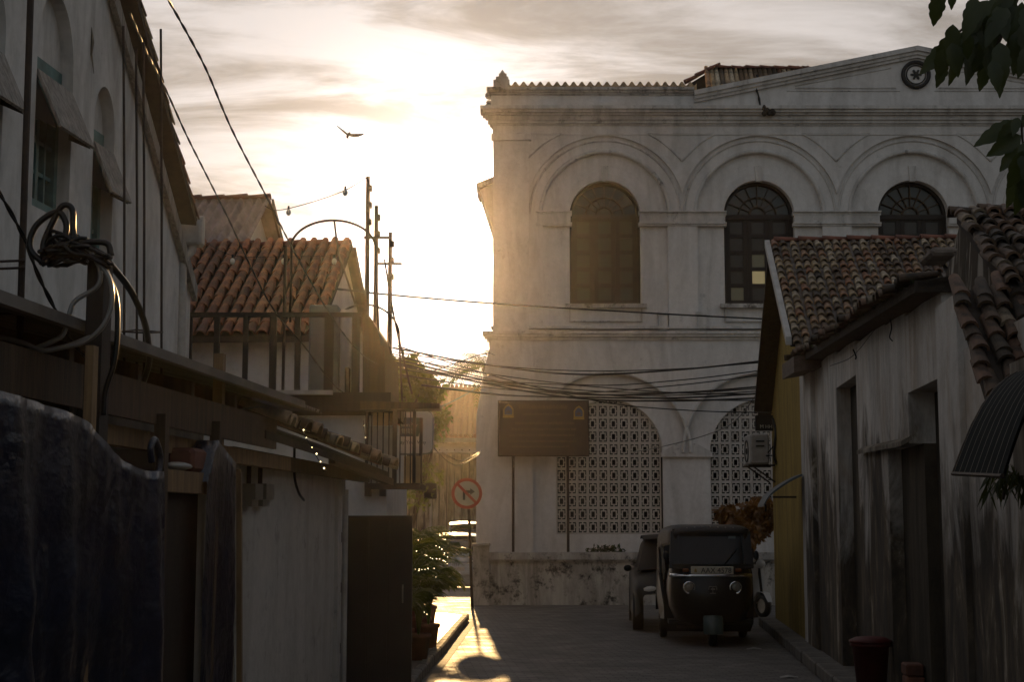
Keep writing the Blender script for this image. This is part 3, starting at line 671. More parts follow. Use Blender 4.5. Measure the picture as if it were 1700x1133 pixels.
# ---- boundary wall along the road
BW = thing('boundary_wall', 'low mouldy white wall with a coping along the foot of the arcaded building', 'wall', (6, 32.4, 0))
mb = MB(); xw = U(812, 960, 32.4).x; zt = U(900, 934, 32.4).z
mb.box((xw, 32.4, 0), (17, 32.75, zt)); mb.build('wall_body', plaster('stained_wall_plaster', (0.52, 0.50, 0.46), (0.14, 0.12, 0.10), .5, .7, .35, .95, slo=.52), BW)
mb = MB(); mb.box((xw - .02, 32.36, zt), (17, 32.8, U(900, 930, 32.4).z)); mb.box((xw - .02, 32.3, U(900, 930, 32.4).z), (17, 32.85, U(900, 918, 32.4).z)); mb.build('coping', M['coping'], BW)
mb = MB(); xq = U(785, 960, 32.3).x; mb.box((xq, 32.3, 0), (xw - .004, 32.85, U(800, 908, 32.4).z)); mb.bevbox((xq - .03, 32.25, U(800, 908, 32.4).z), (xw + .02, 32.88, U(800, 903, 32.4).z), .01); mb.build('end_pier', M['coping'], BW)

# ---- notice board
NB = thing('notice_board', 'dark maroon notice board on two thin posts before the arched screen', 'sign', (0.7, 33.1, 0))
M['maroon'] = simple('maroon_board', (0.055, 0.032, 0.022), (0.04, 0.022, 0.016), 4, 0.55, bmp=0.05)
a, b = U(828, 757, 33.1), U(976, 667, 33.1)
mb = MB(); mb.bevbox((a.x, 33.08, a.z), (b.x, 33.13, b.z), .01); mb.build('panel', M['maroon'], NB)
for px in (852, 943):
    p = U(px, 860, 33.15); mb = MB(); mb.tube([(p.x, 33.16, 0), (p.x, 33.16, b.z - .1)], .03, 8); mb.build('post', M['iron'], NB)
mb = MB(); mb.box((a.x - .02, 33.065, a.z - .02), (b.x + .02, 33.14, a.z)); mb.box((a.x - .02, 33.065, b.z), (b.x + .02, 33.14, b.z + .02)); mb.box((a.x - .02, 33.065, a.z), (a.x, 33.14, b.z)); mb.box((b.x, 33.065, a.z), (b.x + .02, 33.14, b.z)); mb.build('frame', M['iron'], NB)
M['gold'] = simple('gold_paint', (0.30, 0.20, 0.05), (0.2, 0.13, 0.03), 8, 0.5, bmp=0)
M['bluep'] = simple('blue_paint', (0.07, 0.09, 0.17), (0.05, 0.06, 0.12), 8, 0.6, bmp=0)
M['fadedtext'] = simple('faded_lettering', (0.115, 0.075, 0.042), (0.07, 0.045, 0.028), 8, 0.6, bmp=0)
def emblem(px, py):
    p = U(px, py, 33.07); s_ = 1.0
    def ogive(w, h, z0): return [(-w, z0), (w, z0), (w, z0 + h * .55), (w * .6, z0 + h * .82), (0, z0 + h), (-w * .6, z0 + h * .82), (-w, z0 + h * .55)]
    mb = MB(); mb.prism([(p.x + x, 33.076, p.z + z) for x, z in ogive(.115, .26, -.1)], (0, .003, 0)); e = mb.build('emblem', M['gold'], NB)
    mb = MB(); mb.prism([(p.x + x, 33.072, p.z + z) for x, z in ogive(.082, .2, -.08)], (0, .003, 0)); mb.build('emblem_field', M['bluep'], e)
    mb = MB(); mb.prism([(p.x + x, 33.068, p.z + z) for x, z in ((-.045, -.05), (.045, -.05), (.045, -.01), (.02, .01), (0, .03), (-.02, .01), (-.045, -.01))], (0, .003, 0)); mb.build('emblem_book', M['fadedtext'], e)
    mb = MB(); mb.box((p.x - .12, 33.073, p.z - .145), (p.x + .12, 33.079, p.z - .105)); mb.build('emblem_scroll', M['gold'], e)
emblem(844, 683); emblem(961, 686)
rg = random.Random(21)
for (y, x0, x1, h) in ((676, 862, 940, .10), (688, 868, 930, .05), (703, 855, 950, .07), (713, 850, 955, .06), (723, 846, 950, .05), (733, 846, 955, .045), (742, 850, 940, .04)):
    mb = MB(); px = x0
    while px < x1:
        w = rg.uniform(2, 5); p = U(px, y, 33.07)
        k = px
        while k < px + w:
            pp = U(k, y, 33.07); mb.box((pp.x, 33.075, pp.z - h * rg.uniform(.3, .5)), (pp.x + .012, 33.08, pp.z + h * rg.uniform(.2, .5))); k += 1.35
        px += w + rg.uniform(.8, 1.6)
    mb.build('text_line', M['fadedtext'], NB)

# ================================================================== right side of the alley
FR = frame(2.265, 0.085)
def RT(px, py, w=0.0):
    p = PL(px, py, 2.265 + w * 1.0072, 0.085); return w, p.y + .085 * w, p.z
def W3(T, p): return T @ Vector(p)
# raised footway under the houses, of separate slabs
ft = MB(FR); ft.box((-.02, -6, 0.004), (.3, 25.9, .14)); fw = struct(ft.build('footway', M['kerb']))
fs = MB(); fs.bevbox((-.13, -.37, 0), (.13, .37, .15), .015); fme = fs.mesh('kerb_slab', M['kerb'])
for k in range(30):
    p = W3(FR, (-.155 + random.uniform(-.008, .008), 25.5 - .76 * k, .006)); shared('kerb_slab', fme, Matrix.Translation(p) @ Matrix.Rotation(-.085 + random.uniform(-.01, .01), 4, 'Z'), fw)

# ---- far ochre house with gable to the alley, roof slope facing the camera
HA = thing('ochre_gable_house', 'ochre house with a mottled old clay tile roof beyond the stained wall', 'house', W3(FR, (2, 23, 0)))
_, tr, zr = RT(1276, 404, -.3); _, te, ze = RT(1312, 566, -.3)
slope = (zr - ze) / (tr - te)
mb = MB(FR)
wall = [(0, 20.3, .0), (0, 25.9, 0), (0, 25.9, ze + .1), (0, tr, zr - .12), (0, 20.3, ze + (20.3 - te) * slope - .12)]
mb.prism(wall, (6, 0, 0)); mb.build('wall', M['ochre'], HA)
mb = MB(FR); mb.box((-.05, 20.25, 0), (.1, 20.75, ze + .1)); mb.build('corner_pier', M['weather2'], HA)
mb = MB(FR)
mb.prism([(-.3, te, ze), (-.3, tr, zr), (-.3, tr + 3.5, zr - 3.5 * slope), (-.3, tr + 3.5, zr - 3.5 * slope - .08), (-.3, tr, zr - .08), (-.3, te, ze - .08)], (6.3, 0, 0)); roofA = mb.build('roof', M['deck'], HA)
O = W3(FR, (-.28, tr - .02, zr)); A = FR.to_3x3() @ Vector((1, 0, 0)); D = (W3(FR, (-.3, te, ze)) - W3(FR, (-.3, tr, zr))).normalized()
tA = tile_mesh('roof_tile', .058, .26, M['tileA'])
e0, e1 = (1330, 585), (1600, 400)
def keepA(p):
    x, y = proj(p)
    return x < 1640 and y < e0[1] + (x - e0[0]) * (e1[1] - e0[1]) / (e1[0] - e0[0]) + 26
nA = lay_tiles(roofA, tA, O, A, D, 30, 19, .128, .212, keepA, 1.0)
print('tiles A', nA)
cme = MB(); cme.loft([[(-.03, 0, .012), (-.018, 0, 0), (.018, 0, 0), (.03, 0, .012)], [(-.03, 3.9, .012), (-.018, 3.9, 0), (.018, 3.9, 0), (.03, 3.9, .012)]], False); cmesh = cme.mesh('channel_tile', M['channel'])
Nn = A.cross(-D).normalized(); Nn = Nn if Nn.z > 0 else -Nn
for c in range(28):
    m = Matrix((A.normalized(), D, Nn)).transposed().to_4x4(); m.translation = O + A * (.128 * (c + 1.0)) + Nn * .012; shared('channel_tile', cmesh, m, roofA)
ridge_run(roofA, W3(FR, (-.22, tr + .01, zr + .02)), W3(FR, (4, tr + .01, zr + .02)), tile_mesh('ridge_tile', .085, .40, M['ridge']), .36, .02)
mb = MB(FR); mb.prism([(-.36, te - .03, ze - .06), (-.36, tr, zr - .06), (-.36, tr, zr + .05), (-.36, te - .03, ze + .05)], (.075, 0, 0)); mb.build('verge_band', M['pvc'], roofA)
# dark slatted blind on the far corner
BL = thing('slatted_blind', 'dark brown slatted blind hanging beyond the ochre wall', 'blind', U(1270, 690, 26.6))
for k in range(24):
    f0 = k / 24; py = 476 + 216 * f0; xl = 1276 - 19 * f0
    a = U(xl + random.uniform(-1.2, 1.2), py, 26.6); b = U(1290, py + 8.6, 26.6)
    mb = MB(); mb.bevbox((a.x, 26.58, b.z + .008), (b.x + .3, 26.62 + random.uniform(0, .02), a.z), .006); mb.build('slat', M['darkwood'], BL)
# air conditioner on a bracket
AC = thing('air_conditioner', 'pale box of an air conditioner on a bracket on the ochre wall', 'air conditioner', U(1263, 775, 25.4))
a, b = U(1246, 771, 25.3), U(1277, 721, 25.3)
mb = MB(); mb.bevbox((a.x, 25.3, a.z), (b.x, 26.0, b.z), .025); ac = mb.build('casing', M['pvc'], AC)
for k in range(2):
    mb = MB(); p = U(1262, 733 + 8 * k, 25.29); mb.box((p.x - .07, 25.285, p.z - .012), (p.x + .07, 25.3, p.z + .012)); mb.build('vent_slot', M['ironblack'], ac)
mb = MB(); c = U(1245, 750, 25.65); mb.disc((a.x - .004, 25.65, c.z), .19, (-1, 0, 0), .012, 24, .17); mb.disc((a.x - .004, 25.65, c.z), .05, (-1, 0, 0), .012, 14); mb.build('fan_grille', M['ironblack'], ac)
for y in (25.4, 25.9): mb = MB(); mb.bar((a.x - .02, y, a.z - .02), (b.x + .12, y, a.z - .02), .03, .03); mb.bar((a.x + .05, y, a.z - .03), (b.x + .1, y, a.z - .3), .025, .025); mb.build('bracket', M['iron'], AC)
mb = MB(); mb.tube(curve_pts([U(1283, 695, 25.1), U(1288, 720, 25.0), U(1285, 755, 25.0), U(1290, 772, 25.0)], 6), .022, 6); mb.tube(curve_pts([U(1275, 752, 25.29), U(1281, 745, 25.2), U(1287, 738, 25.1)], 5), .012, 5); mb.tube(curve_pts([U(1272, 757, 25.29), U(1281, 757, 25.2), U(1287, 755, 25.1)], 5), .012, 5); mb.build('pipe', M['cable'], AC)
SN = thing('small_sign', 'small dark projecting sign with white letters above the air conditioner', 'sign', U(1268, 715, 25.6))
a, b = U(1254, 716, 25.6), U(1284, 690, 25.6)
mb = MB(); mb.bevbox((a.x, 25.58, a.z), (b.x, 25.63, b.z), .008); mb.build('panel', M['ironblack'], SN)
M['paint'] = simple('white_paint', (0.42, 0.41, 0.38), (0.3, 0.29, 0.27), 8, 0.6, bmp=0)
t = text('M HH', .085, (U(1272, 709, 25.57).x, 25.575, U(1272, 709, 25.57).z), M['paint'], SN)
# small sheet canopy over a doorway
CN = thing('sheet_canopy', 'small curved blue grey sheet canopy jutting out at the ochre house corner', 'canopy', W3(FR, (-.1, 20.4, 2)))
P = [U(1332, 787, 20.4), U(1312, 797, 20.4), U(1292, 810, 20.4), U(1277, 823, 20.4), U(1268, 838, 20.4)]
M['slate'] = simple('blue_grey_sheet', (0.10, 0.125, 0.14), (0.05, 0.06, 0.068), 4, 0.45, bmp=0.1)
mb = MB(); c = curve_pts(P, 4); mb.loft([[p, p + Vector((.08, 1.0, 0)), p + Vector((.08, 1.0, -.03)), p + Vector((0, 0, -.03))] for p in c], True, True); mb.build('sheet', M['slate'], CN)
mb = MB(); mb.bar(U(1283, 826, 20.42), U(1322, 826, 20.42), .025, .025); mb.build('stay', M['iron'], CN)
mb = MB(); mb.tube([U(1271, 838, 20.45), U(1271, 838, 20.45) + Vector((0, 0, -.1))], .012, 5); mb.build('hook', M['iron'], CN)

# ---- weathered house with blind niches
HB = thing('weathered_house', 'long plaster wall streaked with black and brown stains and blind niches', 'house', W3(FR, (2, 16, 0)))
ztop = lambda t: 3.50 + .0404 * (t - 11.4)
n1a, n1b = RT(1388, 645)[1], RT(1421, 625)[1]; n1z = RT(1400, 637)[2]
n2a, n2b = RT(1507, 655)[1], RT(1563, 627)[1]; n2z = RT(1530, 642)[2]
n3a = RT(1474, 750)[1]; n3z = RT(1485, 744)[2]
print('niches', n1a, n1b, n1z, n2a, n2b, n2z, n3a, n3z)
segs = [(20.3, 19.4, -.06, None), (19.4, n1a, 0, None), (n1a, n1b, .16, n1z), (n1b, n3a, 0, None), (n3a, n2a, .12, n3z), (n2a, n2b, .22, n2z), (n2b, 11.15, 0, None)]
mbp, mbw = MB(FR), MB(FR)
for (t0, t1, w, zt) in segs:
    if zt is None:
        (mbw if w == 0 else mbp).box((w, t1, .13), (.6, t0, ztop(t1)))
    else:
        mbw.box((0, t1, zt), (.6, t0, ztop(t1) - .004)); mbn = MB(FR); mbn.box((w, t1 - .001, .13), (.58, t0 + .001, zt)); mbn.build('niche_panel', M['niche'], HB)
mbw.build('wall', M['damp'], HB); mbp.build('corner_pier', M['damp'], HB)
# sloped ledge over the middle niche
mb = MB(FR); mb.prism([(-.07, n1b - .4, RT(1450, 740)[2] - .02), (.02, n1b - .4, RT(1450, 740)[2] + .03), (.02, n2a, RT(1500, 730)[2] + .02), (-.07, n2a, RT(1500, 730)[2] - .03)], (0, 0, -.04)); mb.build('ledge', M['weather'], HB)
# eave: mortar bed and tile ends along it
_a, _b = RT(1387, 546, -.24), RT(1573, 420, -.24)
E = lambda t: _b[2] + (_a[2] - _b[2]) * (t - _b[1]) / (_a[1] - _b[1])
mb = MB(FR)
mb.prism([(-.20, 11.1, ztop(11.1) - .03), (-.20, 20.2, ztop(20.2) - .03), (.1, 20.2, ztop(20.2) - .03), (.1, 11.1, ztop(11.1) - .03)], (0, 0, .09)); mb.build('eave', M['deck'], HB)
mb = MB(FR); mb.prism([(-.18, 11.1, E(11.1) - .02), (-.18, 20.2, E(20.2) - .02), (5, 20.2, E(20.2) + .8), (5, 11.1, E(11.1) + .8)], (0, 0, -.05)); roofB = mb.build('roof', M['deck'], HB)
tB = tile_mesh('eave_tile', .07, .3, M['tileC'])
rg = random.Random(9)
for k in range(66):
    t = 20.0 - k * .135
    x = (FR.to_3x3() @ Vector((0, -1, 0))); dn = (FR.to_3x3() @ Vector((-1, 0, -.16 + rg.uniform(-.05, .05)))).normalized()
    nn = x.cross(-dn).normalized(); nn = nn if nn.z > 0 else -nn
    m = (Matrix.Rotation(rg.uniform(-.12, .12), 3, nn) @ Matrix((x, -dn, nn)).transposed()).to_4x4(); m.translation = W3(FR, (-.27 + rg.uniform(-.06, .04), t, E(t) - .03 + rg.uniform(-.015, .02)))
    if abs(t - 17.5) > .1: shared('eave_tile', tB, m, roofB)
mb = MB(FR); rg = random.Random(19)
for k in range(150):                                   # grass and moss tufts rooted in the eave tiles
    t = rg.uniform(11.1, 19.8); w = -.26 + rg.uniform(0, .12)
    z = E(t) - .03
    for j in range(3): mb.face((w, t, z), (w + rg.uniform(-.05, .02), t + rg.uniform(-.05, .05), z + rg.uniform(.02, .09)), (w + .012, t + .012, z))
tu = mb.build('moss_tufts', M['leafdark'], roofB); tu['kind'] = 'stuff'
mb = MB(FR); a = RT(1497, 440, -.42); mb.bevbox((-.3, a[1] - .42, E(a[1]) - .0), (-.12, a[1], E(a[1]) + .06), .02); mb.build('loose_tile', M['channel'], roofB)
# boxed eave end
mb = MB(FR); mb.prism([(-.34, 18.6, E(18.6) - .26), (-.34, 20.15, E(20) - .26), (-.002, 20.15, E(20) - .2), (-.002, 18.6, E(18.6) - .2)], (0, 0, .2)); mb.build('eave_box', simple('weathered_eave_board', (.14, .105, .085), (.06, .045, .036), 3, .8, stretch=(6, 1, 6)), HB)
# hanging wire ends
mb = MB(); mb.tube(curve_pts([U(1478, 530, 13.2), U(1480, 545, 13.2), U(1477, 560, 13.2), U(1482, 567, 13.2)], 5), .006, 5); mb.tube(curve_pts([U(1416, 580, 15.2), U(1421, 592, 15.2), U(1420, 597, 15.2)], 4), .008, 5); mb.tube(curve_pts([U(1378, 608, 15.6), U(1415, 592, 15.2), U(1452, 548, 14)], 6), .004, 4); mb.build('loose_wire', M['cable'], HB)

# ---- nearest house on the right: two tiers of tiles, pale pier
HC = thing('near_tiled_house', 'nearest house on the right with a sagging double tier of clay tiles', 'house', W3(FR, (2, 9, 0)))
mb = MB(FR); mb.box((0.0, -5, .13), (.5, 11.13, 2.95)); mb.box((.35, -5, 2.95), (.6, 11.0, 3.2)); mb.build('wall', M['damp'], HC)
mb = MB(FR); mb.box((-.04, 10.45, .13), (.3, 11.2, 3.35)); mb.build('pier', M['damp'], HC)
mb = MB(FR); mb.box((.5, -5, .13), (6, 11.1, 3.15)); mb.build('inner_wall', M['weather'], HC)
tC = tile_mesh('roof_tile', .055, .25, M['tileC'])
def tier(P1, P2, wx, cols, rows, cp, rp, nm, seed):
    O = P1; A = (FR.to_3x3() @ Vector((1, 0, 0))).normalized(); D = (P2 - P1).normalized()
    mb = MB(); d3 = A * wx
    mb.prism([P1, P2, P2 + d3, P1 + d3], (0, 0, -.07)); r_ = mb.build(nm, M['deck'], HC)
    n = lay_tiles(r_, tC, O - A * .02, A, D, cols, rows, cp, rp, lambda p: proj(p)[0] < 1800, 1.9, rng=random.Random(seed))
    return r_
p1, p2 = PL(1584, 482, 2.0, .085), PL(1640, 664, 2.0, .085)
loT = tier(p1, p2, 3.2, 15, 8, .108, (p2 - p1).length / 8, 'lower_roof', 3)
q1 = U(1588, 356, 10.9); q2 = Vector((q1.x - .16, 9.3, p1.z + .0))
upT = tier(q1, q2, 3.2, 15, 11, .108, (q2 - q1).length / 11, 'upper_roof', 4)
ridge_run(upT, q1 + Vector((-.05, .02, -.02)), q1 + Vector((3, -.2, 0)), tile_mesh('ridge_tile', .075, .26, M['tileC']), .21, .03)
mb = MB(); mb.prism([q1 + Vector((.03, 0, -.05)), q1 + Vector((.03, .7, -.6)), Vector((q1.x, 11.2, 2.9)), Vector((q2.x + .03, 9.35, 2.9)), q2 + Vector((.03, 0, -.05))], (.12, 0, 0)); mb.build('gable_wall', M['crust'], HC)
# rain-washed board under the lower tier
mb = MB(FR); a, b = RT(1672, 612, -.25), RT(1700, 700, -.25); mb.box((-.22, 6.5, 2.0), (.05, 8.25, 2.62)); mb.build('side_board', M['weather'], HC)
# striped barrel awning
AW = thing('striped_awning', 'dark curved awning with thin pale stripes at the right edge', 'awning', W3(FR, (-.4, 7.6, 2)))
a, b = U(1582, 787, 8.0), U(1664, 791, 7.15)
top_a = W3(FR, (.0, 8.15, 2.62)); top_b = W3(FR, (.0, 7.2, 2.62))
M['awn'] = simple('dark_awning_cloth', (0.014, 0.018, 0.019), (0.009, 0.011, 0.012), 8, 0.9, spec=0.1, bmp=0.1)
M['stripe'] = simple('pale_awning_stripe', (0.20, 0.195, 0.17), (0.13, 0.125, 0.11), 8, 0.8, spec=0.1, bmp=0)
def awn(u, v):      # u along, v up the curve
    lo = a.lerp(b, u); hi = top_a.lerp(top_b, u); p = lo.lerp(hi, v)
    return p + Vector((-.05, 0, .17)) * math.sin(math.pi * v) * .9
mb = MB(); mb.loft([[awn(u / 10, v / 12) for v in range(13)] for u in range(11)], False); mb.loft([[awn(u / 10, v / 12) + Vector((.01, 0, -.012)) for v in range(13)] for u in range(11)], False); cl = mb.build('cloth', M['awn'], AW, True)
for k in range(9):
    u = (k + .3) / 9; mb = MB(); mb.loft([[awn(u - .004, v / 12) + Vector((-.003, 0, .004)), awn(u + .004, v / 12) + Vector((-.003, 0, .004))] for v in range(13)], False); mb.build('stripe', M['stripe'], cl)
mb = MB(); mb.tube([awn(u / 8, 0) for u in range(9)], .012, 6); mb.tube([awn(0, v / 8) for v in range(9)], .008, 5); mb.build('frame', M['iron'], AW)
# dark weed under the awning
def leaf_mesh(name, L, W, mat, fold=.25, seg=6):
    mb = MB(); rows = []
    for k in range(seg + 1):
        t = k / seg; w = W * math.sin(math.pi * min(1, t ** .8 * 1.0)) ** .8 if 0 < t < 1 else .002
        z = -.25 * L * t * t
        rows.append([(-w, L * t, z + fold * w), (0, L * t, z), (w, L * t, z + fold * w)])
    mb.loft(rows, False); me = mb.mesh(name, mat); me.polygons.foreach_set('use_smooth', [True] * len(me.polygons)); return me
WD = thing('wall_weed', 'dark ragged weed hanging from the wall under the striped awning', 'plant', W3(FR, (0, 8.6, 1.9)))
rg = random.Random(12); mb = MB()
ctr = U(1655, 800, 8.3)
for k in range(110):
    s_ = ctr + Vector((rg.uniform(-.02, .18), rg.uniform(-.2, .2), rg.uniform(-.02, .1))); d = Vector((rg.uniform(-.1, .06), rg.uniform(-.08, .08), -rg.uniform(.04, .16)))
    n_ = Vector((rg.uniform(-1, 1), rg.uniform(-1, 1), rg.uniform(-1, 1))).normalized() * .012
    mb.face(s_, s_ + d * .5 + n_, s_ + d, s_ + d * .5 - n_)
mb.build('foliage', M['leafdark'], WD)
mb = MB(); mb.tube([ctr + Vector((.2, 0, .12)), ctr + Vector((.06, 0, .02)), ctr + Vector((.03, 0, -.1))], .01, 5); mb.build('stem', M['bark'], WD)

# red bin and a brick on the footway
BN = thing('red_bin', 'dull red plastic bin standing against the stained wall', 'bin', W3(FR, (-.16, 14.2, .155)))
M['redp'] = simple('red_plastic', (0.11, 0.011, 0.010), (0.05, 0.006, 0.005), 3, 0.6, bmp=0.05)
c = W3(FR, (-.19, 13.9, .157))
ring = lambda r, z: [(c.x + r * math.cos(2 * math.pi * k / 20), c.y + r * math.sin(2 * math.pi * k / 20), z) for k in range(20)]
zb = c.z; zt = U(1440, 1068, c.y).z
mb = MB(); mb.loft([ring(.12, zb), ring(.165, zt - .03), ring(.185, zt - .03), ring(.185, zt), ring(.165, zt), ring(.155, zt - .04), ring(.115, zb + .02)], True, True); mb.build('bucket', M['redp'], BN, True)
mb = MB(); mb.loft([ring(.192, zt + .002), ring(.194, zt + .02), ring(.13, zt + .05), ring(.02, zt + .06)], True, True); mb.build('lid', M['redp'], BN, True)
for k, nm in enumerate(('lowest', 'second', 'third', 'topmost')):
    BK = MB(FR); o_ = random.uniform(-.02, .02); BK.bevbox((-.05 + o_, 12.95, .142 + .105 * k), (.10 + o_, 13.2, .242 + .105 * k), .012)
    tag(BK.build('loose_brick', M['ridge']), f'{nm} brick of the little pile at the wall right of the red bin', 'brick', 'bricks piled at the wall foot')

# ================================================================== left side of the alley
FL = frame(-2.88, 0.082)
def LT(px, py, w=0.0):
    p = PL(px, py, -2.88 + w * 1.0067, 0.082); return w, p.y + .082 * w, p.z
# ---- tall grey house with gable to the alley
FH = frame(-5.4, 0.10)
def HT(px, py, w=0.0):
    p = PL(px, py, -5.4 + w * 1.01, 0.10); return w, p.y + .1 * w, p.z
HH = thing('grey_gable_house', 'tall dirty grey gable house with arched niches and propped shutters', 'house', W3(FH, (-3, 13, 0)))
ta, za_ = HT(226, 2, .17)[1:]; tb, zb2 = HT(321, 362, .17)[1:]
pit = (za_ - zb2) / (tb - ta)
tap = 10.2; zap = zb2 + pit * (tb - tap)
w1 = dict(a=HT(60, 150)[1], b=HT(121, 150)[1], z0=HT(62, 345)[2], z1=HT(62, 96)[2])
w2 = dict(a=HT(153, 300)[1], b=HT(188, 300)[1], z0=HT(165, 440)[2], z1=HT(160, 221)[2])
w0 = dict(a=HT(-45, 150)[1], b=HT(6, 150)[1], z0=HT(-10, 300)[2], z1=HT(-10, 60)[2])
tend = HT(316, 500)[1]
print('H', ta, za_, tb, zb2, pit, zap, w1, w2, tend)
zroof = lambda t: zap - pit * abs(t - tap)
def niche_wall(mb, T0, T1, wins):
    """gable wall at w=0 with arch-headed niches, as vertical strips"""
    cuts = sorted(set([T0, T1, tap] + [x for w in wins for x in (w['a'], w['b'])]))
    def topz(t): return zroof(t) - .15
    for a, b in zip(cuts, cuts[1:]):
        inside = [w for w in wins if a >= w['a'] - 1e-6 and b <= w['b'] + 1e-6]
        if not inside:
            mb.face((0, a, 0), (0, b, 0), (0, b, topz(b)), (0, a, topz(a)))
        else:
            w = inside[0]; r = (w['b'] - w['a']) / 2; c = (w['a'] + w['b']) / 2; zs = w['z1'] + .08
            hh = w.get('rise', 1.6)
            mb.face((0, a, 0), (0, b, 0), (0, b, w['z0']), (0, a, w['z0']))
            n = 18; ts = [w['a'] + (w['b'] - w['a']) * (0.5 - .5 * math.cos(math.pi * k / n)) for k in range(n + 1)]
            arc = lambda t: zs + hh * r * math.sqrt(max(0, 1 - ((t - c) / r) ** 2))
            for p, s_ in zip(ts, ts[1:]):
                mb.face((0, p, arc(p)), (0, s_, arc(s_)), (0, s_, topz(s_)), (0, p, topz(p)))
                mb.face((0, p, arc(p)), (-.16, p, arc(p)), (-.16, s_, arc(s_)), (0, s_, arc(s_)))
            for e in (w['a'], w['b']): mb.face((0, e, w['z0']), (-.16, e, w['z0']), (-.16, e, zs), (0, e, zs))
            mb.face((0, w['a'], w['z0']), (0, w['b'], w['z0']), (-.16, w['b'], w['z0']), (-.16, w['a'], w['z0']))
            # back of the niche above the lintel
            mb.face((-.12, w['a'], w['z1']), (-.12, w['b'], w['z1']), (-.12, w['b'], zs + hh * r), (-.12, w['a'], zs + hh * r))
mb = MB(FH); niche_wall(mb, 2.5, tend, [w0, w1, w2])
mb.face((0, tend, 0), (-6, tend, 0), (-6, tend, zroof(tend)), (0, tend, zroof(tend) - .15))
mb.face((0, 2.5, 0), (-6, 2.5, 0), (-6, 2.5, zroof(2.5)), (0, 2.5, zroof(2.5) - .15))
mb.build('wall', M['house'], HH)
mb = MB(FH); mb.box((-6, 2.6, 0), (-.7, tend - .1, zroof(tend) - .1)); mb.build('inner_wall', M['void'], HH)
def shutter_window(w, prop, hgt, glazed=True):
    a, b, z0, z1 = w['a'], w['b'], w['z0'], w['z1']
    mb = MB(FH); f = .07; x0, x1 = -.22, -.12
    mb.box((x0, a, z0), (x1, a + f, z1)); mb.box((x0, b - f, z0), (x1, b, z1)); mb.box((x0, a, z1 - f), (x1 + .012, b, z1 + .1)); mb.box((x0, a, z0), (x1 + .05, b, z0 + .1)); mb.box((x0, (a + b) / 2 - .03, z0 + .1), (x1 - .02, (a + b) / 2 + .03, z1 - f))
    wn = mb.build('window', M['teal'], HH)
    mb = MB(FH)
    for s_ in (0, 1):
        p0 = a + f + s_ * ((b - a) / 2 - f + .03); p1 = p0 + (b - a) / 2 - f - .03
        for k in range(1, 4): z = z0 + .1 + (z1 - f - z0 - .1) * k / 4; mb.box((x0 + .02, p0, z - .018), (x1 - .03, p1, z + .018))
        mb.box((x0 + .02, (p0 + p1) / 2 - .015, z0 + .1), (x1 - .025, (p0 + p1) / 2 + .015, z1 - f))
    mb.build('glazing_bars', M['teal'], wn)
    mb = MB(FH); mb.box((x0 - .01, a + .02, z0 + .05), (x0 + .01, b - .02, z1 - .02)); mb.build('pane', M['glass'], wn)
    # top-hung boarded shutter, propped open into the alley
    zh = z1 - .1; n = 4; sh = None
    for k in range(n):
        t0 = a + .01 + (b - a - .02) * k / n; t1 = a + .01 + (b - a - .02) * (k + 1) / n - .006
        mb = MB(FH); mb.prism([(-.02, t0, zh), (-.02, t1, zh), (prop, t1, zh - hgt), (prop, t0, zh - hgt)], (.024, 0, .012))
        if sh is None: sh = mb.build('shutter', M['greywood'], HH)
        else: mb.build('board', M['greywood'], sh)
    mb = MB(FH); mb.prism([(-.02, a, zh - .03), (prop - .02, a, zh - hgt), (-.02, a, zh - hgt * .82)], (0, .015, 0)); mb.build('shutter_cheek', M['darkwood'], sh); mb = MB(FH); mb.prism([(-.02, b - .015, zh - .03), (prop - .02, b - .015, zh - hgt), (-.02, b - .015, zh - hgt * .82)], (0, .015, 0)); mb.build('shutter_cheek', M['darkwood'], sh)
    return wn
shutter_window(w0, .2, .5); shutter_window(w1, .21, .52); shutter_window(w2, .18, .5)
# cracked plaster chip and hanging root
mb = MB(); mb.tube([U(152, 45, 13.9), U(154, 70, 13.9), U(152, 90, 13.9), U(156, 122, 13.9)], [.004, .016, .010, .003], 5); mb.build('plaster_crack', M['weather'], HH)
# roof with rafters and verge
mb = MB(FH); rt = .18
mb.prism([(rt, tb + .2, zb2 - .2 * pit), (rt, tap, zap), (rt, 3, zroof(3)), (rt, 3, zroof(3) + .10), (rt, tap, zap + .10), (rt, tb + .2, zb2 - .2 * pit + .10)], (-6.4, 0, 0)); roofH = mb.build('roof', M['deck'], HH)
mb = MB(FH); mb.prism([(.08, tend, zroof(tend) - .42), (.08, tap, zap - .42), (.08, tap, zap - .24), (.08, tend, zroof(tend) - .24)], (-.06, 0, 0)); mb.build('barge_board', M['greywood'], roofH)
tH = tile_mesh('verge_tile', .075, .34, M['tileA'])
dn = (W3(FH, (0, tb, zb2)) - W3(FH, (0, tap, zap))).normalized(); xx = (FH.to_3x3() @ Vector((1, 0, 0))).normalized(); nn = xx.cross(-dn).normalized(); nn = nn if nn.z > 0 else -nn
L_ = math.hypot(tb + .2 - tap, pit * (tb + .2 - tap)); k = 0; rg = random.Random(2)
while .26 * k < L_:
    for c in range(3):
        m = (Matrix.Rotation(rg.uniform(-.05, .05), 3, nn) @ Matrix((xx, -dn, nn)).transposed()).to_4x4(); m.translation = W3(FH, (rt - .05 - .17 * c, tap, zap + .1)) + dn * (.26 * (k + 1)) + nn * .02; shared('verge_tile', tH, m, roofH)
    k += 1
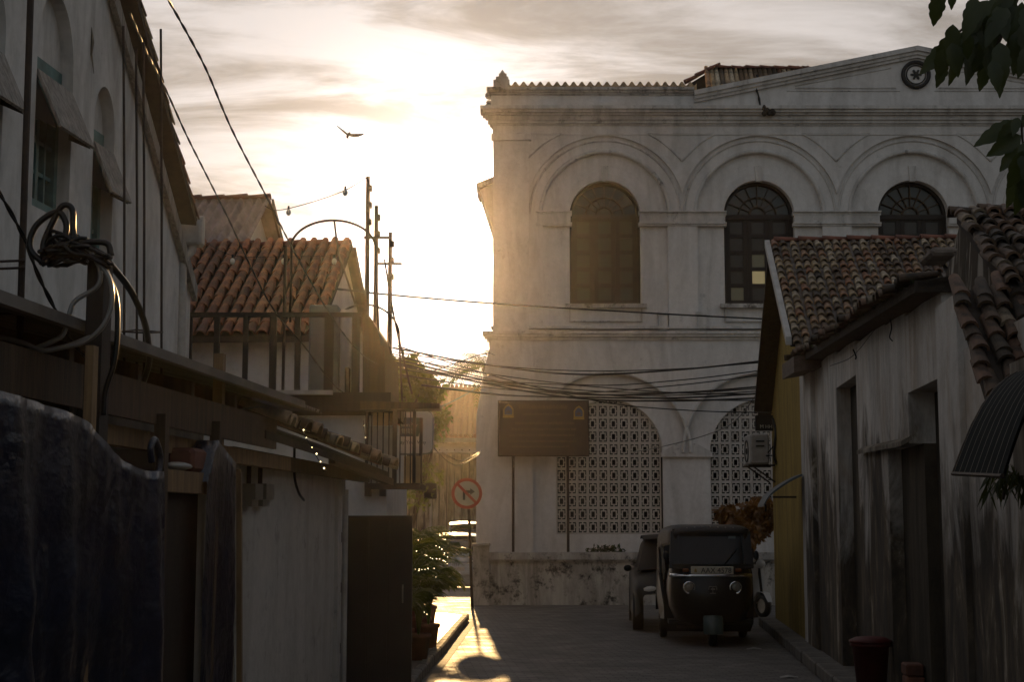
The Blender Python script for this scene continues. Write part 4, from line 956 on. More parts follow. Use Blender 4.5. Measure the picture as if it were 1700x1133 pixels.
# gutter box and downpipe at the far eave
mb = MB(); e = U(322, 372, W3(FH, (.2, tb, 0)).y + .1)
mb.tube([e + Vector((-2.5, .1, .06)), e + Vector((.09, .1, .04))], .075, 10); mb.bevbox((e.x - .28, e.y - .02, e.z - .24), (e.x + .09, e.y + .2, e.z + .05), .03); g_ = mb.build('gutter', M['pvc'], HH, False)
x0 = U(300, 500, e.y).x
mb = MB(); mb.tube(curve_pts([(e.x - .03, e.y + .08, e.z - .2), (x0 + .08, e.y + .08, e.z - .3), (x0, e.y + .05, e.z - .45), (x0, e.y + .05, e.z - 1.0), (x0, e.y + .05, 1.8)], 5), .055, 8); mb.build('downpipe', M['pvc'], HH, True)

# ---- low shed along the alley: wall, lean-to roof of sheets, tile eave
SH = thing('lean_to_shed', 'low white lean-to shed with rusty sheet roof and timber fascia', 'shed', W3(FL, (-1, 9, 0)))
tw = LT(395, 900)[1]; tg = LT(556, 900)[1]; zw = LT(480, 760)[2]
print('shed', tw, tg, zw)
mb = MB(FL); mb.box((-.25, tw, 0), (0, tg, zw)); mb.build('wall', M['shedwall'], SH)
mb = MB(FL); mb.box((-.2, tg - .02, 0), (.035, tg + .14, zw - .1)); mb.box((-.22, tg - .05, zw - .28), (.06, tg + .17, zw - .12)); mb.build('pier', M['shedwall'], SH)
mb = MB(FL); mb.tube([(.05, tg + .24, 0), (.05, tg + .24, zw - .22)], .03, 8); mb.build('drain_pipe', M['pvc'], SH)
zE = LT(300, 612, .4)[2]; tE = LT(492, 675, .4)[1]; tE2 = LT(528, 690, .4)[1]
# sheets: corrugations run down to the eave; the last sheet shows its wavy end
def shed_sheet(t0, t1, z):
    mb = MB(FL); n = int((t1 - t0) / .075) * 6; rings = []
    for (w, zz) in ((.42, z), (-.5, z + .22), (-2.3, z + .62)):
        rings.append([(w, t0 + (t1 - t0) * k / n, zz + .016 * math.sin(2 * math.pi * k / 6)) for k in range(n + 1)])
    mb.loft(rings, False)
    return mb
t = -1.0
while t < tE2 - .1:
    t1 = min(t + 1.05, tE2); shed_sheet(t, t1 + .04, zE + .02 + random.uniform(0, .012)).build('roof_sheet', M['tin'], SH, True); t = t1
mb = MB(FL); mb.box((.425, -1, zE - .004), (.465, tE, zE + .046)); mb.build('gutter', M['tin'], SH)
mb = MB(FL); mb.prism([(.30, -1, zE - .30), (.30, tE - .3, zE - .32), (.30, tE - .3, zE - .11), (.30, -1, zE - .11)], (.03, 0, 0)); mb.build('fascia', M['wood'], SH)
for k in range(12):
    mb = MB(FL); tt = .2 + k * .95; mb.prism([(.3, tt, zE - .14), (-2.2, tt, zE + .45), (-2.2, tt, zE + .57), (.3, tt, zE - .02)], (0, .06, 0)); mb.build('rafter', M['wood'], SH)
mb = MB(FL); zb0 = LT(300, 741, .2)[2]; mb.box((.16, 5.2, zb0 - .055), (.23, tE + .6, zb0 + .045)); mb.build('tie_beam', M['woodlight'], SH)
mb = MB(FL); mb.box((-1.4, -1, 0), (-1.3, tg, zE + .2)); mb.build('back_wall', M['niche'], SH)  # dark colour carries the shade inside the shed
mb = MB(FL); mb.box((-1.3, tw + .05, 0), (-.25, tw + .12, zw)); mb.build('partition', M['shedwall'], SH)
for px, top, bot, w in ((365, 588, 745, .25),):
    a = LT(px, top, w); mb = MB(FL); mb.box((w - .03, a[1] - .035, LT(px, bot, w)[2]), (w + .03, a[1] + .035, a[2])); mb.build('post', M['woodlight'], SH)
# tile eave beyond the sheets
tF = tile_mesh('eave_tile', .085, .36, M['tileA']); rg = random.Random(6)
mb = MB(FL); tq = LT(648, 778, .35)[1]; mb.prism([(.34, tE2 - 1.4, 2.32), (.34, tq, 2.20), (-.4, tq, 2.50), (-.4, tE2 - 1.4, 2.62)], (0, 0, .06)); er = mb.build('tile_eave', M['deck'], SH)
k = 0; tt = tE2 - 1.3
while tt < tq:
    xv = FL.to_3x3() @ Vector((0, -1, 0)); dn = (FL.to_3x3() @ Vector((1, 0, -.38))).normalized(); nn = xv.cross(-dn).normalized(); nn = nn if nn.z > 0 else -nn
    for r_ in range(2):
        m = (Matrix.Rotation(rg.uniform(-.15, .15), 3, nn) @ Matrix((xv, -dn, nn)).transposed()).to_4x4()
        m.translation = W3(FL, (.44 - .28 * r_ + rg.uniform(-.04, .04), tt, 2.39 + .105 * r_ - (tt - tE2) * .03 + rg.uniform(-.01, .02))); shared('eave_tile', tF, m, er)
    tt += .165
mb = MB(FL); mb.box((.05, tE2 - 1.4, 2.16), (.12, tq + .1, 2.27)); mb.prism([(.30, tq - 2.6, 2.25), (.36, tq + .15, 2.13), (.30, tq + .15, 2.13), (.24, tq - 2.6, 2.25)], (0, 0, .07)); mb.build('eave_beam', M['wood'], SH)
# meters with conduits
for px in (408, 427):
    a = LT(px - 9, 830, .0); b = LT(px + 5, 805, 0)
    MT = thing('electric_meter', ['left grey meter box with a conduit on the shed wall', 'right grey meter box with a conduit on the shed wall'][px > 420], 'meter', W3(FL, (0, a[1], a[2])), 'meter boxes on the shed wall')
    mb = MB(FL); mb.box((.002, a[1], a[2]), (.11, b[1], b[2])); mb.box((.002, a[1] + .02, a[2] - .05), (.08, b[1] - .02, a[2])); cs = mb.build('casing', M['steel'], MT)
    mb = MB(FL); mb.tube([(.03, (a[1] + b[1]) / 2, b[2]), (.03, (a[1] + b[1]) / 2, zw - .02)], .018, 6); mb.build('conduit', M['iron'], MT)
CBL = tag(MB().tube(curve_pts([W3(FL, (.02, LT(485, 742)[1], LT(485, 742)[2])), W3(FL, (.03, LT(483, 790)[1], LT(483, 790)[2])), W3(FL, (.04, LT(488, 818)[1], LT(488, 818)[2])), W3(FL, (.04, LT(497, 831)[1], LT(497, 831)[2]))], 6), .012, 6).build('wall_cable', M['cable'], None, True), 'short black cable dangling on the white shed wall', 'cable')
# doorway of rough laths with header
DR = thing('lath_doorway', 'rough timber doorway with a packing board header between the blue tarps', 'door', W3(FL, (.3, 8.3, 0)))
t0, t1 = LT(268, 900, .36)[1], LT(345, 900, .36)[1]; zh = LT(300, 800, .36)[2]
mb = MB(FL); mb.box((.32, t0 - .05, 0), (.38, t0 + .02, zh + .35)); mb.build('post', M['wood'], DR)
mb = MB(FL); mb.prism([(.32, t1, 0), (.38, t1, 0), (.38, t1 + .13, zh + .38), (.32, t1 + .13, zh + .38)], (0, .06, 0)); mb.build('post', M['wood'], DR)
mb = MB(FL); mb.box((.33, t0 + .024, zh - .06), (.37, t1 + .02, zh + .06)); mb.build('header', M['woodlight'], DR)
mb = MB(FL); mb.box((.27, t0 + .03, 0), (.30, t1 - .02, zh - .06)); mb.build('opening_shade', M['darkwood'], DR)  # dark sheet in place of the unlit interior behind the opening
BX = MB(FL); BX.bevbox((.2, t1 - .32, zh + .064), (.36, t1 - .05, zh + .2), .02); tag(BX.build('rust_box', M['ridge']), 'rusty box lying on the doorway header', 'box')
BG = MB(FL); BG.sphere((.3, t1 - .42, zh + .09), .08, 10, 6, (.9, 1.8, .3)); tag(BG.build('crumpled_bag', M['pvc'], None, True), 'crumpled pale bag on the doorway header', 'bag')
# tarpaulins
def tarp_mat():
    m, nt, b = _nt('blue_tarpaulin')
    f = noise_node(nt, 2.5, 6); c = ramp(nt, f, [(0.3, (0.004, 0.006, 0.013)), (0.7, (0.010, 0.015, 0.032))]); nt.links.new(c, b.inputs['Base Color'])
    b.inputs['Roughness'].default_value = 0.28; b.inputs['Specular IOR Level'].default_value = 0.55
    h = mixc(nt, .5, noise_node(nt, 3, 5, .55, (1, 1, .5), dist=1.2), noise_node(nt, 14, 4, .5, (1, 1, 1.6)))
    vo = nt.nodes.new('ShaderNodeTexVoronoi'); vo.feature = 'DISTANCE_TO_EDGE'; vo.inputs['Scale'].default_value = 5.5
    tc = nt.nodes.new('ShaderNodeTexCoord'); wv = nt.nodes.new('ShaderNodeVectorMath'); wv.operation = 'ADD'; nz = nt.nodes.new('ShaderNodeTexNoise'); nz.inputs['Scale'].default_value = 3.0
    nt.links.new(tc.outputs['Object'], wv.inputs[0]); nt.links.new(nz.outputs['Color'], wv.inputs[1]); nt.links.new(wv.outputs[0], vo.inputs['Vector'])
    h = mixc(nt, .14, h, ramp(nt, vo.outputs['Distance'], [(0.0, (0,)), (0.3, (1,))]))
    bump(nt, b, h, 0.5, 0.035); return m
M['tarp'] = tarp_mat()
def tarp(name, label, top, w0, zbot, n=60, m=40, amp=.05, seed=1, drop=None):
    """top: list of (t, z, w) along the alley; hangs in folds from that line"""
    P = curve_pts([Vector((w, t, z)) for t, z, w in top], n // (len(top) - 1)); mb = MB(FL); rows = []
    L = len(P)
    for j in range(m + 1):
        v = j / m; row = []
        for i, p in enumerate(P):
            z = p.z + (zbot - p.z) * v
            fold = amp * (.35 + v) * (noise.noise(Vector((p.y * 3.2, seed, z * .35))) * 1.2 + .5 * noise.noise(Vector((p.y * 9, seed + 3, z * 1.1))) + .25 * noise.noise(Vector((p.y * 5, 9, z * 5))))
            row.append((p.x + (w0 - p.x) * min(1, v * 5) + fold, p.y, z))
        rows.append(row)
    back = [[(p[0] - .16 * (1 + math.sin(i * .3) * .2), p[1], p[2] - .02 + .03 * math.sin(i * .5)) for i, p in enumerate(rows[0])]]
    mb.loft(back + rows, False); return mb.build(name, M['tarp'], None, True)
T1 = tarp('blue_tarpaulin', '', [(LT(x, y, .64)[1], LT(x, y, .64)[2], .64) for x, y in ((-60, 628), (0, 650), (60, 668), (100, 680), (150, 703), (200, 758), (240, 782), (264, 783))], .64, 0.02, 84, 46, .085, 2)
tag(T1, 'large dark blue tarpaulin hung along the left foreground', 'tarpaulin')
T2 = tarp('blue_tarpaulin', '', [(LT(x, y, .4)[1], LT(x, y, .4)[2], .40) for x, y in ((344, 800), (360, 735), (372, 742), (392, 770))], .40, 0.02, 30, 40, .04, 5)
tag(T2, 'narrow strip of blue tarpaulin beside the lath doorway', 'tarpaulin')
p = [W3(FL, (.64, LT(x, y, .64)[1], LT(x, y, .64)[2])) for x, y in ((252, 768), (250, 745), (256, 730), (262, 742), (266, 762), (262, 785), (250, 790))]
tag(MB().tube(curve_pts(p, 5), .016, 6).build('tarp_knot', M['tarp'], None, True), 'twisted tarp corner tied up beside the doorway post', 'knot')
LTH = MB(FL); a, b = LT(392, 780, .42), LT(397, 1133, .42); LTH.prism([(.42, a[1], a[2]), (.45, a[1], a[2]), (.45, b[1], 0), (.42, b[1], 0)], (0, .035, 0)); tag(LTH.build('timber_lath', M['woodlight']), 'thin upright lath holding the narrow tarpaulin strip', 'lath')
# ---- wooden post with cable bundle
UP = thing('cable_post', 'short timber post carrying a dark tangle of cables', 'post', W3(FL, (.55, 7, 0)))
a = LT(166, 432, .52); mb = MB(FL); mb.box((.485, a[1] - .055, 0), (.56, a[1] + .055, a[2])); mb.build('post', M['darkwood'], UP)
a2 = LT(152, 575, .58); mb = MB(FL); mb.box((.565, a2[1] - .03, 0), (.60, a2[1] + .03, a2[2])); mb.build('brace_lath', M['woodlight'], UP)
YP = W3(FL, (.6, a[1], 0)).y
def wire(name, mat, label, pts, r, cat='cable', n=8, group=None, seg=6):
    o = MB().tube(curve_pts(pts, n), r, seg).build(name, mat, None, True); return tag(o, label, cat, group)
rg = random.Random(31)
mb = MB()
for k in range(16):
    P = []
    for j in range(5):
        P.append(U(70 + j * 28 + rg.uniform(-6, 6), 428 - 14 * math.sin(j * .9) + rg.uniform(-13, 13), YP - .1 + rg.uniform(-.1, .06)))
    mb.tube(curve_pts(P, 5), .009, 5)
for k in range(7):
    c = U(112 + rg.uniform(-8, 8), 410 + rg.uniform(-10, 12), YP - .1); mb.tube([c + Vector((math.cos(t) * .075, math.sin(t) * .05, math.sin(t + k) * .06)) for t in [j * .5 for j in range(14)]], .009, 5)
mb.build('cable_tangle', M['cable'], UP, True)
loops = [[(75, 440), (50, 412), (60, 375), (95, 352), (110, 372), (108, 396)], [(78, 440), (72, 408), (88, 368), (104, 342), (120, 348), (122, 388), (130, 405)], [(185, 425), (178, 405), (150, 402), (130, 405)]]
for P in loops:
    MB().tube(curve_pts([U(x, y, YP - .12) for x, y in P], 8), .014, 7).build('cable_loop', M['cable'], UP, True)
wire('grey_cable', M['greycable'], 'pale cable bending from the tangle with a bright kink', [U(x, y, YP - .14) for x, y in ((148, 415), (165, 445), (162, 475), (125, 500), (114, 525), (105, 555), (85, 568), (60, 578))], .011)
wire('grey_cable', M['greycable'], 'long pale cable looping under the tangle to the left edge', [U(x, y, YP - .16) for x, y in ((150, 420), (180, 460), (186, 500), (172, 540), (140, 568), (100, 578), (70, 582), (40, 570), (0, 560), (-30, 555))], .011)
wire('grey_cable', M['greycable'], 'lower pale cable running to the left edge above the tarp', [U(x, y, YP - .1) for x, y in ((150, 560), (110, 575), (60, 583), (0, 577), (-30, 574))], .011)
wire('black_cable', M['cable'], 'thick black cable curving right from the tangle to the steel bars', [U(x, y, YP + .3 + .3 * i) for i, (x, y) in enumerate(((180, 435), (215, 480), (238, 530), (246, 570), (246, 610), (225, 660), (200, 670)))], .017)
wire('black_cable', M['cable'], 'black cable dropping straight behind the timber post', [U(x, y, YP - .04) for x, y in ((172, 440), (192, 490), (195, 545), (190, 600), (175, 650), (172, 690))], .012)
def twisted(name, label, pts, r=.012, turn=.11, mat=None, seg=5):
    C = curve_pts(pts, 60); mb = MB(); s_ = 0
    st = [[], []]
    for k, p in enumerate(C):
        if k: s_ += (p - C[k - 1]).length
        t = (C[min(k + 1, len(C) - 1)] - C[max(k - 1, 0)]).normalized(); a = t.cross(Vector((0, 0, 1))).normalized(); b = a.cross(t)
        for j in (0, 1):
            ph = 2 * math.pi * s_ / (turn * 2) + math.pi * j; st[j].append(p + (a * math.cos(ph) + b * math.sin(ph)) * r * .8)
    for j in (0, 1): mb.tube(st[j], r, seg)
    return tag(mb.build(name, mat or M['cable'], None, True), label, 'cable')
def along(P, Ya, Yb): return [U(x, y, Ya + (Yb - Ya) * i / (len(P) - 1)) for i, (x, y) in enumerate(P)]
twisted('twisted_cable', 'right one of two twisted cables sweeping down from the top edge', along([(255, -50), (283, 5), (340, 110), (385, 215), (440, 322), (480, 402), (520, 475), (560, 540), (600, 588), (640, 612)], 7.0, 18.5), .005, .26)
twisted('twisted_cable', 'left one of two twisted cables passing the grey house roof edge', along([(215, 20), (245, 90), (275, 148), (310, 225), (345, 295), (380, 365), (415, 440), (455, 515), (505, 575), (560, 645), (602, 661)], 9.0, 18.2), .005, .26)
twisted('twisted_cable', 'twisted cable slanting down at the far left before the grey wall', along([(-30, 285), (0, 322), (40, 395), (65, 460), (100, 530), (118, 565), (140, 592)], 6.2, 7.0), .006)
# steel bars of an unfinished column
RB = thing('reinforcing_bars', 'four rusty steel bars with ties rising from the shed roof', 'steel bars', W3(FL, (-.3, 9.6, 2.4)))
for px, py, dy in ((205, 43, -.12), (226, 80, .1), (238, 70, -.1), (267, 48, .14)):
    a = U(px, py, 9.6 + dy); b = U(px + 1, 645, 9.6 + dy); mb = MB(); mb.tube([b, (a + b) / 2 + Vector((.004, 0, 0)), a], .0085, 6); mb.build('bar', M['iron'], RB)
for py in (551, 591):
    a, b, c, d = U(203, py, 9.47), U(241, py + 2, 9.5), U(270, py + 1, 9.75), U(226, py - 3, 9.72); mb = MB()
    for p, r_ in ((a, b), (b, c), (c, d), (d, a)): mb.tube([p, r_], .006, 5)
    mb.build('tie', M['iron'], RB)
PP = thing('steel_pole', 'tall black steel pole with tie wires at the left edge', 'pole', W3(FL, (.2, 6.8, 0)))
a, b = U(52, -40, 6.6), U(30, 640, 6.6); mb = MB(); mb.tube([b, a], .016, 8); mb.build('pole', M['iron'], PP)
for py in (433, 445, 500, 520):
    mb = MB(); mb.tube([U(-40, py + 3, 6.5), U(38, py, 6.58)], .006, 5); mb.sphere(U(38, py, 6.58), .012, 6, 4); mb.build('tie', M['iron'], PP)
# far eave ledge of the shed roof: weathered ridge plank behind the sheets
wire('white_pipe', M['pvc'], 'bent white pipe end above the tarp', [U(x, y, 7.6) for x, y in ((120, 690), (122, 665), (116, 648), (108, 652), (106, 665))], .018, 'pipe')

# ---- red tiled house behind the terrace
FT = frame(-4.67, 0.082)
HR = thing('red_tiled_house', 'house with a red clay tile roof and white gable beyond the terrace', 'house', W3(FT, (-3, 24, 0)))
zap2 = U(567, 406, 24).z; te2, ze2 = 21.5, zap2 - 2.5 * .72
mb = MB(FT); mb.prism([(0, 21.9, 0), (0, 27, 0), (0, 26.6, ze2 + .1), (0, 24, zap2 - .1), (0, 21.9, ze2 + .15)], (-7, 0, 0)); mb.build('wall', M['white'], HR)
mb = MB(FT); mb.prism([(.12, te2, ze2), (.12, 24, zap2), (.12, 26.6, zap2 - 2.6 * .72), (.12, 26.6, zap2 - 2.6 * .72 - .09), (.12, 24, zap2 - .09), (.12, te2, ze2 - .09)], (-7.2, 0, 0)); roofR = mb.build('roof', M['deck'], HR)
mb = MB(FT); mb.prism([(.13, 24, zap2 - .05), (.13, 26.7, zap2 - 2.7 * .72 - .05), (.13, 26.7, zap2 - 2.7 * .72 - .25), (.13, 24, zap2 - .22)], (.05, 0, 0)); mb.build('barge_board', M['wood'], roofR)
tR = tile_mesh('roof_tile', .086, .36, M['tileB'], .022, 6, .58)
A = -(FT.to_3x3() @ Vector((1, 0, 0))).normalized(); D = (W3(FT, (0, te2, ze2)) - W3(FT, (0, 24, zap2))).normalized()
nR = lay_tiles(roofR, tR, W3(FT, (.12, 24, zap2)), A, D, 19, 11, .182, .28, lambda p: proj(p)[0] > 270, .8, rng=random.Random(11)); print('tiles R', nR)
ridge_run(roofR, W3(FT, (.1, 24, zap2 - .02)), W3(FT, (-5, 24, zap2 - .02)), tile_mesh('ridge_tile', .1, .44, M['ridge']), .4, .02)
# ---- house with grey corrugated roof further back
FG = frame(-7.0, 0.082)
HG = thing('corrugated_roof_house', 'small gabled house with a grey corrugated sheet roof behind the red tiles', 'house', W3(FG, (-3, 29, 0)))
zg = U(440, 332, 29).z; xg = U(440, 332, 29).x; w_ = xg - (-7.0 + .082 * 29)
mb = MB(FG); mb.prism([(w_ - .15, 27.0, 0), (w_ - .15, 31, 0), (w_ - .15, 31, zg - 1.5), (w_ - .15, 29, zg - .12), (w_ - .15, 27.0, zg - 1.5)], (-6, 0, 0)); mb.build('wall', M['white'], HG)
for k in range(7):
    mb = MB(FG); n = 30
    xa_, xb_ = w_ + .1 - k * .9, w_ + .1 - (k + 1) * .9
    mb.loft([[(xa_ + (xb_ - xa_) * j / n, tt, zz + .075 * math.sin(2 * math.pi * j / 6)) for j in range(n + 1)] for tt, zz in ((29, zg), (26.6, zg - 1.75))], False)
    mb.build('roof_sheet', M['asb'], HG, True)
mb = MB(FG); mb.prism([(w_ + .1, 29, zg + .03), (w_ + .1, 31.4, zg - 1.75), (w_ + .1, 31.4, zg - 1.85), (w_ + .1, 29, zg - .07)], (-6, 0, 0)); mb.build('far_slope', M['asb'], HG)
mb = MB(FG); mb.prism([(w_ + .13, 29, zg + .02), (w_ + .13, 31.4, zg - 1.72), (w_ + .13, 31.4, zg - 1.92), (w_ + .13, 29, zg - .2)], (.04, 0, 0)); mb.build('barge_board', M['wood'], HG)
ridge_run(HG, W3(FG, (w_ + .1, 29, zg + .02)), W3(FG, (w_ - 4, 29, zg + .02)), tile_mesh('ridge_tile', .11, .5, M['ridge']), .46, .015)

# ---- terrace house: lower white walls, roof terrace with timber posts, barred bay
TH = thing('terrace_house', 'house with a cluttered timber roof terrace and white lower walls', 'house', (-2.6, 18.5, 0))
zd = U(500, 655, 17.6).z
xr = U(642, 780, 17.6).x
mb = MB(); mb.box((-6.5, 17.6, 0), (xr, 21, zd - .25)); mb.build('wall', M['white'], TH)
mb = MB(); mb.box((-6.5, 17.35, zd - .22), (xr + .06, 21, zd)); mb.build('terrace_deck', M['darkwood'], TH)
mb = MB(); mb.box((U(428, 650, 17.3).x, 17.27, zd - .03), (U(552, 650, 17.3).x, 17.34, zd + .02)); mb.build('deck_edge', M['pvc'], TH)
zt_ = U(450, 523, 17.5).z
mb = MB(); mb.box((U(285, 523, 17.5).x, 17.46, zt_ - .024), (U(602, 523, 17.5).x, 17.54, zt_ + .024)); mb.build('top_rail', M['darkwood'], TH)
for px, wd in ((313, 7), (358, 9), (406, 8), (452, 11), (493, 9), (545, 15), (590, 13)):
    a, b = U(px - wd / 2, 650, 17.5), U(px + wd / 2, 650, 17.5); mb = MB()
    mb.box((a.x, 17.47, zd), (b.x, 17.53, zt_ - .025)); mb.build('post', M['darkwood'], TH)
mb = MB(); a = U(474, 408, 17.7); mb.tube([(a.x, 17.7, zd), a], .02, 6); mb.build('thin_post', M['iron'], TH)
# tank, partition and cupboard clutter on the terrace
M['bluegrey'] = simple('faded_blue_grey_paint', (0.17, 0.18, 0.185), (0.10, 0.105, 0.105), 3, 0.8, bmp=0.1)
a, b = U(511, 650, 18.3), U(562, 506, 18.3); mb = MB(); mb.bevbox((a.x, 18.3, zd), (b.x, 18.9, b.z), .02); mb.build('cupboard', M['bluegrey'], TH)
a, b = U(562, 650, 18.5), U(584, 514, 18.5); mb = MB(); mb.bevbox((a.x + .002, 18.5, zd), (b.x, 19, b.z), .02); mb.build('side_cabinet', M['white'], TH)
a, b = U(572, 650, 18.35), U(580, 610, 18.35); mb = MB(); mb.bevbox((a.x, 18.35, zd), (b.x, 18.49, b.z), .01); mb.build('gas_bottle', M['ironblack'], TH)
a = U(600, 660, 18.0); P = [(602, 660), (602, 520), (615, 527), (627, 548), (632, 575), (638, 575), (640, 660)]
mb = MB(); mb.prism([U(x, y, 18.0) for x, y in P], (0, 2.2, 0)); mb.build('stair_shed', M['wood'], TH)
a, b = U(583, 575, 18.0), U(591, 548, 18.0); mb = MB(); mb.prism([U(584, 548, 17.98), U(591, 556, 17.98), U(591, 575, 17.98), U(584, 566, 17.98)], (0, .01, 0)); mb.build('paper_notice', M['pvc'], TH)
a, b = U(486, 650, 18.1), U(500, 600, 18.1)
mb = MB(); mb.tube([U(494, 600, 18.0), U(490, 650, 18.0)], .012, 5); mb.tube([U(489, 590, 18.0), U(498, 650, 18.0)], .012, 5); mb.build('ladder', M['pvc'], TH)
# string of hoops over the terrace
HP = thing('terrace_hoop', 'large thin hoop arching over the terrace', 'hoop', (-2.4, 18.6, zd))
def arcpx(cx, cy, rx, ry, a0, a1, Y, n=24): return [U(cx + rx * math.cos(R(t)), cy - ry * math.sin(R(t)), Y) for t in [a0 + (a1 - a0) * k / n for k in range(n + 1)]]
mb = MB(); P = arcpx(553, 412, 70, 46, 170, 5, 18.6); mb.tube([P[0] + Vector((0, 0, -1.0))] + P + [P[-1] + Vector((.06, 0, -1.2))], .016, 6); mb.build('hoop_tube', M['iron'], HP, True)
mb = MB(); mb.tube(curve_pts([U(555, 367, 18.6), U(562, 420, 18.6), U(575, 460, 18.6), U(590, 505, 18.6)], 6), .014, 6); mb.build('stay', M['iron'], HP)
HP2 = thing('terrace_hoop', 'smaller hoop low over the terrace by the poles', 'hoop', (-1.8, 19.2, zd))
mb = MB(); P = arcpx(605, 560, 58, 54, 150, 10, 19.2); mb.tube(P + [P[-1] + Vector((.05, 0, -.9))], .014, 6); mb.build('hoop_tube', M['iron'], HP2, True)
# three tall poles
for px, py, Y, lab in ((611, 293, 18.9, 'tallest of three bare poles against the sunlit sky'), (625, 342, 19.3, 'middle of three bare poles on the terrace edge'), (648, 386, 19.6, 'rightmost and shortest of three bare poles on the terrace edge')):
    a = U(px, py, Y); PO = thing('bare_pole', lab, 'pole', (a.x, Y, zd - .2), 'bare poles at the terrace edge')
    mb = MB(); mb.tube([(a.x, Y, zd - .3), (a.x + .004, Y, (zd + a.z) / 2), a], [.036, .032, .026], 8); mb.build('shaft', M['wood'], PO)
    for k in range(3): mb = MB(); mb.bevbox((a.x + .01, Y - .05, a.z - .2 - .22 * k), (a.x + .055, Y + .02, a.z - .12 - .22 * k), .008); mb.build('cleat', M['iron'], PO)
    if px != 611: mb = MB(); mb.bar((a.x - .16, Y, a.z - .42), (a.x + .16, Y, a.z - .42), .03, .03); mb.build('crossbar', M['wood'], PO)
wire('guy_wire', M['iron'], 'slanting guy wire running down right from the short pole', [U(638, 430, 19.5), U(655, 530, 19.7), U(684, 655, 19.9)], .014, 'wire')
# barred bay projecting to the alley
BY = thing('barred_bay', 'timber bay with vertical iron bars jutting over the alley', 'bay window', (-1.3, 17.9, 1.9))
a, b = U(606, 805, 17.5), U(690, 686, 17.5); xm_ = U(652, 740, 17.5).x
za0, zb0_ = U(640, 803, 17.5).z, U(640, 684, 17.5).z
M['frame'] = simple('dark_bay_frame', (0.05, 0.032, 0.02), (0.022, 0.015, 0.01), 5, 0.6, bmp=0.2)
mb = MB()
mb.box((a.x, 17.44, za0 - .07), (b.x + .06, 17.56, za0)); mb.box((a.x, 17.44, zb0_), (b.x, 17.54, zb0_ + .05))
for x in (a.x, xm_, b.x - .03): mb.box((x, 17.45, za0), (x + (.05 if x == xm_ else .035), 17.53, zb0_))
mb.box((b.x - .02, 17.5, za0 - .07), (b.x + .06, 18.6, za0)); mb.box((b.x - .02, 18.55, za0), (b.x + .02, 18.6, zb0_)); mb.build('frame', M['frame'], BY)
for k in range(3):
    x = xm_ + .05 + (b.x - xm_ - .08) * (k + .6) / 3; mb = MB(); mb.tube([(x, 17.48, za0), (x, 17.48, zb0_)], .008, 6); mb.build('bar', M['iron'], BY)
for k in range(4):
    x = a.x + .04 + (xm_ - a.x - .05) * (k + .5) / 4; mb = MB(); mb.tube([(x, 17.48, za0), (x, 17.48, zb0_)], .008, 6); mb.build('bar', M['iron'], BY)
M['frost'] = leafmat('pane_and_sky_gap', (.55, .5, .42), (.45, .41, .34), .8, .4, (1.1, .95, .7))
mb = MB(); mb.box((a.x + .04, 17.53, za0 + .01), (xm_, 17.55, zb0_ - .17)); mb.build('lace_curtain', M['pvc'], BY)
mb = MB(); mb.box((xm_ + .06, 18.5, za0 + .005), (b.x + .0, 18.51, za0 + .36)); mb.build('pane_and_sky_gap', M['frost'], BY)
mb = MB(); mb.box((a.x + .08, 17.535, zb0_ - .16), (xm_ - .01, 17.545, zb0_ - .01)); mb.build('pane_and_sky_gap', M['frost'], BY)  # translucent strip added in place of a gap of bright sky
z1, z2 = U(660, 681, 17.4).z, U(660, 667, 17.4).z
mb = MB(); mb.prism([(a.x - .05, 17.3, z1), (U(730, 674, 17.3).x, 17.3, z1 + .01), (U(730, 674, 17.3).x, 17.3, z2 - .03), (a.x - .05, 17.3, z2)], (0, .45, 0)); mb.build('canopy_slab', M['wood'], BY)
for x in (a.x + .0, a.x + .17): mb = MB(); mb.box((x, 17.45, za0 - .15), (x + .07, 18.2, za0 - .071)); mb.build('corbel', M['frame'], BY)
# light-box sign
SG_ = thing('shop_light_box', 'rounded white shop light box with a striped card logo behind the bars', 'sign', (-1.2, 19.6, 2.5))
a, b = U(638, 753, 19.6), U(718, 683, 19.6)
def rrect(x0, x1, z0, z1, r, y, n=5):
    P = []
    for cx, cz, s0 in ((x1 - r, z1 - r, 0), (x0 + r, z1 - r, 90), (x0 + r, z0 + r, 180), (x1 - r, z0 + r, 270)):
        for k in range(n + 1): t = R(s0 + 90 * k / n); P.append((cx + r * math.cos(t), y, cz + r * math.sin(t)))
    return P
M['lbox'] = leafmat('light_box_face', (0.85, 0.81, 0.76), (0.78, 0.74, 0.69), .55, .4, (1, .95, .9))
mb = MB(); mb.prism(rrect(a.x, b.x, a.z, b.z, .09, 19.6), (0, .14, 0)); mb.build('box', M['lbox'], SG_)
mb = MB(); P = rrect(a.x - .008, b.x + .008, a.z - .008, b.z + .008, .095, 19.63); mb.tube(P + [P[0]], .018, 6); mb.build('rim', M['steel'], SG_, True)
for (x0, x1, col, nm) in ((652, 666, (0.42, 0.05, 0.03), 'red_band'), (664, 684, (0.035, 0.05, 0.09), 'blue_band'), (682, 697, (0.02, 0.06, 0.05), 'green_band')):
    P = [U(x0 + 3, 694, 19.59), U(x1 + 3, 694, 19.59), U(x1 - 2, 725, 19.59), U(x0 - 2, 725, 19.59)]
    yy = {'red_band': 0, 'blue_band': .0015, 'green_band': .003}[nm]
    mb = MB(); mb.prism([(p.x, 19.592 - yy, p.z) for p in P], (0, .003, 0)); mb.build(nm, simple(nm, col, tuple(c * .8 for c in col), 4, .5, bmp=0), SG_)
p = U(675, 706, 19.58); text('UnionPay', .075, (p.x, 19.583, p.z), M['paint'], SG_, 'lettering', ext=.001)
